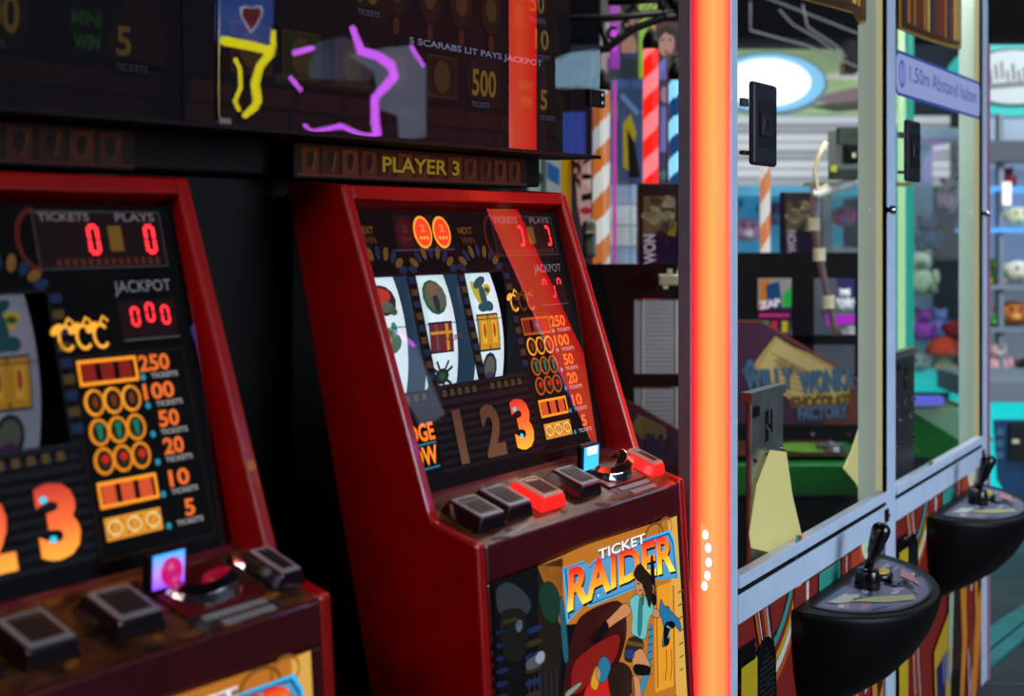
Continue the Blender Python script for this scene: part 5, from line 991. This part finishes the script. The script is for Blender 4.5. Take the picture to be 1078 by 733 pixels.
RK = mat('rack_grey', '707c88', .5); BLS = mat('shelf_blue_lit', '58b0ff', .4, emit=.9)
for x in (1036, 1052, 1140): wbox(t, 'upright', x, 120, x+5, 640, 7.0, .06, RK)
for y, mt in ((196, BLS), (240, BLS), (300, RK), (345, RK), (398, RK)): wbox(t, 'shelf_board', 1036, y, 1145, y+5, 6.98, .45, mt)
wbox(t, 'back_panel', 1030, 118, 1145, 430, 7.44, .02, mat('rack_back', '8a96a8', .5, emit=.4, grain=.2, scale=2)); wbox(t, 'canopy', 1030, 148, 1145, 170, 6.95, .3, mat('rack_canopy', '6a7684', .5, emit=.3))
for args in (('cream toy on the upper blue shelf at right', 1071, 216, 7.1, 12, 'd0c8a0', '9ab090', 2, 240), ('yellow and green toy on the right rack', 1046, 280, 7.1, 11, '2c7a2c', 'd8b814', 0, 300), ('white bowl shaped toy on the right rack', 1072, 284, 7.1, 13, 'd0c8b8', 'b0a898', 2, 300), ('orange brown toy on the right rack', 1066, 326, 7.1, 14, 'b86a2c', 'd89a50', 2, 345), ('green toy under the brown toy at right', 1045, 332, 7.05, 7, '2c8a3c', '5ab04a', 2, 345), ('pink fluffy toy low on the right rack', 1050, 366, 7.05, 14, 'd09aa0', 'c0c0b8', 0, 398), ('black toy low on the right rack', 1084, 384, 7.05, 11, '141418', '5a2030', 2, 398), ('red toy above the blue shelf at right', 1061, 183, 7.1, 8, 'a02c34', '3c2c3c', 0, 196), ('green and peach toy at the right edge', 1096, 345, 7.15, 9, 'c89a6a', '3a8a4a', 2, 345)): toy(*args)
m = MB(); m.tube([at(1060, 216, 6.96), at(1060, 192, 6.96)], .02, mat('lamp_white', 'ffffff', .4, emit=1.3), 10); lp = rel(m.build('lamp_tube', smooth=True), rack)
t = placed('teal_machine', 'teal glowing machine with navy control panel at the right edge', 'arcade machine', 1090, 600, 6.2); t.location.z = 0
a = at(1034, 600, 6.2); b = at(1150, 424, 6.2)
TEAL = mat('teal_glow', '06d4d8', .4, emit=.95)
m = MB(); m.box((a.x, 6.2, a.z), (b.x, 6.7, b.z), TEAL); rel(m.build('teal_body', bevel=.03), t)
m = MB(); pts = [at(1046, 442, 6.19), at(1150, 442, 6.19), at(1150, 520, 6.19), at(1075, 528, 6.19), at(1060, 522, 6.19), at(1050, 505, 6.19)]; m.prism(pts, (0, .015, 0), mat('navy_panel', '14365c', .35, emit=.3, grain=.2)); pn = rel(m.build('navy_panel', bevel=.006), t)
for nm, r_, mt in (('slot_plate', (1063, 446, 1100, 486), mat('plate_black', '030304', .5)), ('round_light', (1066, 463, 1073, 467), CREAM)): o = wbox(t, nm, *r_, 6.17 if nm == 'slot_plate' else 6.16, .02, mt); 
for y in (452, 464, 476): wbox(t, 'indicator', 1050, y, 1056, y+7, 6.175, .015, mat('indicator_blue', '5a8ab0', .4, emit=.3))
wbox(t, 'top_ledge', 1030, 402, 1150, 424, 6.15, .6, RK); wbox(t, 'plinth', 1036, 600, 1150, 655, 6.25, .45, BLACK)
rel(boxo('plinth_foot', (a.x+.02, 6.26, 0), (b.x, 6.66, .06), BLACK, None), t)

# ------------------------------------------------------------------ the other side of the aisle, seen mirrored in the topper glass
MP = 1.285                                                        # mirror plane of the topper glass in the row frame
def mirror_pt(x, y, back):
    """real place (across the aisle) whose reflection the topper glass shows at this photo pixel"""
    a = (x-CX)/FPX; Z = (MP+back)/(-SI.x*-a+SI.y) if False else (MP+back)/(a*SI.x+SI.y)
    P = Vector((a*Z, Z, EYE+(HZ-y)/FPX*Z)); s = P.to_2d().dot(SD.to_2d())
    R = SD*s+SI*(MP-back); R.z = P.z; return R
def neon(name, label, cat, lines, back, radii, mt):
    base = mirror_pt(*lines[0][0], back); t = thing(name, label, cat, base)
    for l, r in zip(lines, radii):
        m = MB(); m.tube([mirror_pt(*p, back) for p in l], r, mt, 8); rel(m.build('neon_tube', smooth=True), t)
    return t
VIO = mat('neon_violet', (214, 96, 255), .4, emit=11); YNE = mat('neon_yellow', (240, 228, 16), .4, emit=9)
c4 = lambda *p: [(220+x/4.313, y/4.313) for x, y in p]
neon('neon_figure', 'violet neon outline reflected in the topper glass', 'neon', [c4((650, 120), (690, 232), (770, 255), (825, 295), (842, 345), (800, 395), (752, 445), (755, 560), (765, 605), (740, 618), (690, 612), (600, 572), (470, 598), (432, 568)), c4((385, 240), (470, 218)), c4((370, 352), (418, 410)), c4((918, 210), (975, 300))], 2.2, ([.010, .018, .018, .020, .020, .018, .016, .018, .018, .012, .008, .010, .008, .007], .010, .008, .007), VIO)
neon('neon_lightning', 'yellow neon zigzag under a blue heart board reflected in the topper glass', 'neon', [c4((292, 140), (292, 205), (278, 245), (232, 300), (208, 380), (222, 455), (205, 490), (160, 525)), c4((118, 268), (140, 310), (143, 400), (118, 460), (138, 502)), c4((62, 185), (200, 210), (285, 232))], 2.1, ([.008, .010, .014, .014, .016, .016, .014, .010], .007, .016), YNE)
def mcard(name, label, cat, pts, back, mt, dep=.04):
    q = [mirror_pt(*p, back) for p in pts]; t = thing(name, label, cat, q[0]); m = MB(); m.prism(q, -SI*dep, mt); o = rel(m.build('board'), t); return t, o
def mart(t, o, back, items):
    for nm, pts, mt, d in items:
        q = [mirror_pt(*p, back-d) for p in pts]; m = MB(); m.prism(q, -SI*.004, mt); m.build(nm, o)
bk = 2.25
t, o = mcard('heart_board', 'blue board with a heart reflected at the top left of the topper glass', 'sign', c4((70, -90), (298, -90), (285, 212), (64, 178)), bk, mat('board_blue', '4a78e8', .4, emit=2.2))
hc = [(195+42*math.sin(k*.3142)**3*1.05, 75-(42*math.cos(k*.3142)-16*math.cos(2*k*.3142)-6*math.cos(3*k*.3142))*1.25) for k in range(20)]
mart(t, o, bk, [('heart', c4(*[(195+(x-195)*1.15, 75+(y-75)*1.15) for x, y in hc]), mat('heart_edge', 'd8e0ff', .4, emit=5), .05), ('heart_face', c4(*hc), mat('heart_red', 'b0404a', .4, emit=1.8), .06)])
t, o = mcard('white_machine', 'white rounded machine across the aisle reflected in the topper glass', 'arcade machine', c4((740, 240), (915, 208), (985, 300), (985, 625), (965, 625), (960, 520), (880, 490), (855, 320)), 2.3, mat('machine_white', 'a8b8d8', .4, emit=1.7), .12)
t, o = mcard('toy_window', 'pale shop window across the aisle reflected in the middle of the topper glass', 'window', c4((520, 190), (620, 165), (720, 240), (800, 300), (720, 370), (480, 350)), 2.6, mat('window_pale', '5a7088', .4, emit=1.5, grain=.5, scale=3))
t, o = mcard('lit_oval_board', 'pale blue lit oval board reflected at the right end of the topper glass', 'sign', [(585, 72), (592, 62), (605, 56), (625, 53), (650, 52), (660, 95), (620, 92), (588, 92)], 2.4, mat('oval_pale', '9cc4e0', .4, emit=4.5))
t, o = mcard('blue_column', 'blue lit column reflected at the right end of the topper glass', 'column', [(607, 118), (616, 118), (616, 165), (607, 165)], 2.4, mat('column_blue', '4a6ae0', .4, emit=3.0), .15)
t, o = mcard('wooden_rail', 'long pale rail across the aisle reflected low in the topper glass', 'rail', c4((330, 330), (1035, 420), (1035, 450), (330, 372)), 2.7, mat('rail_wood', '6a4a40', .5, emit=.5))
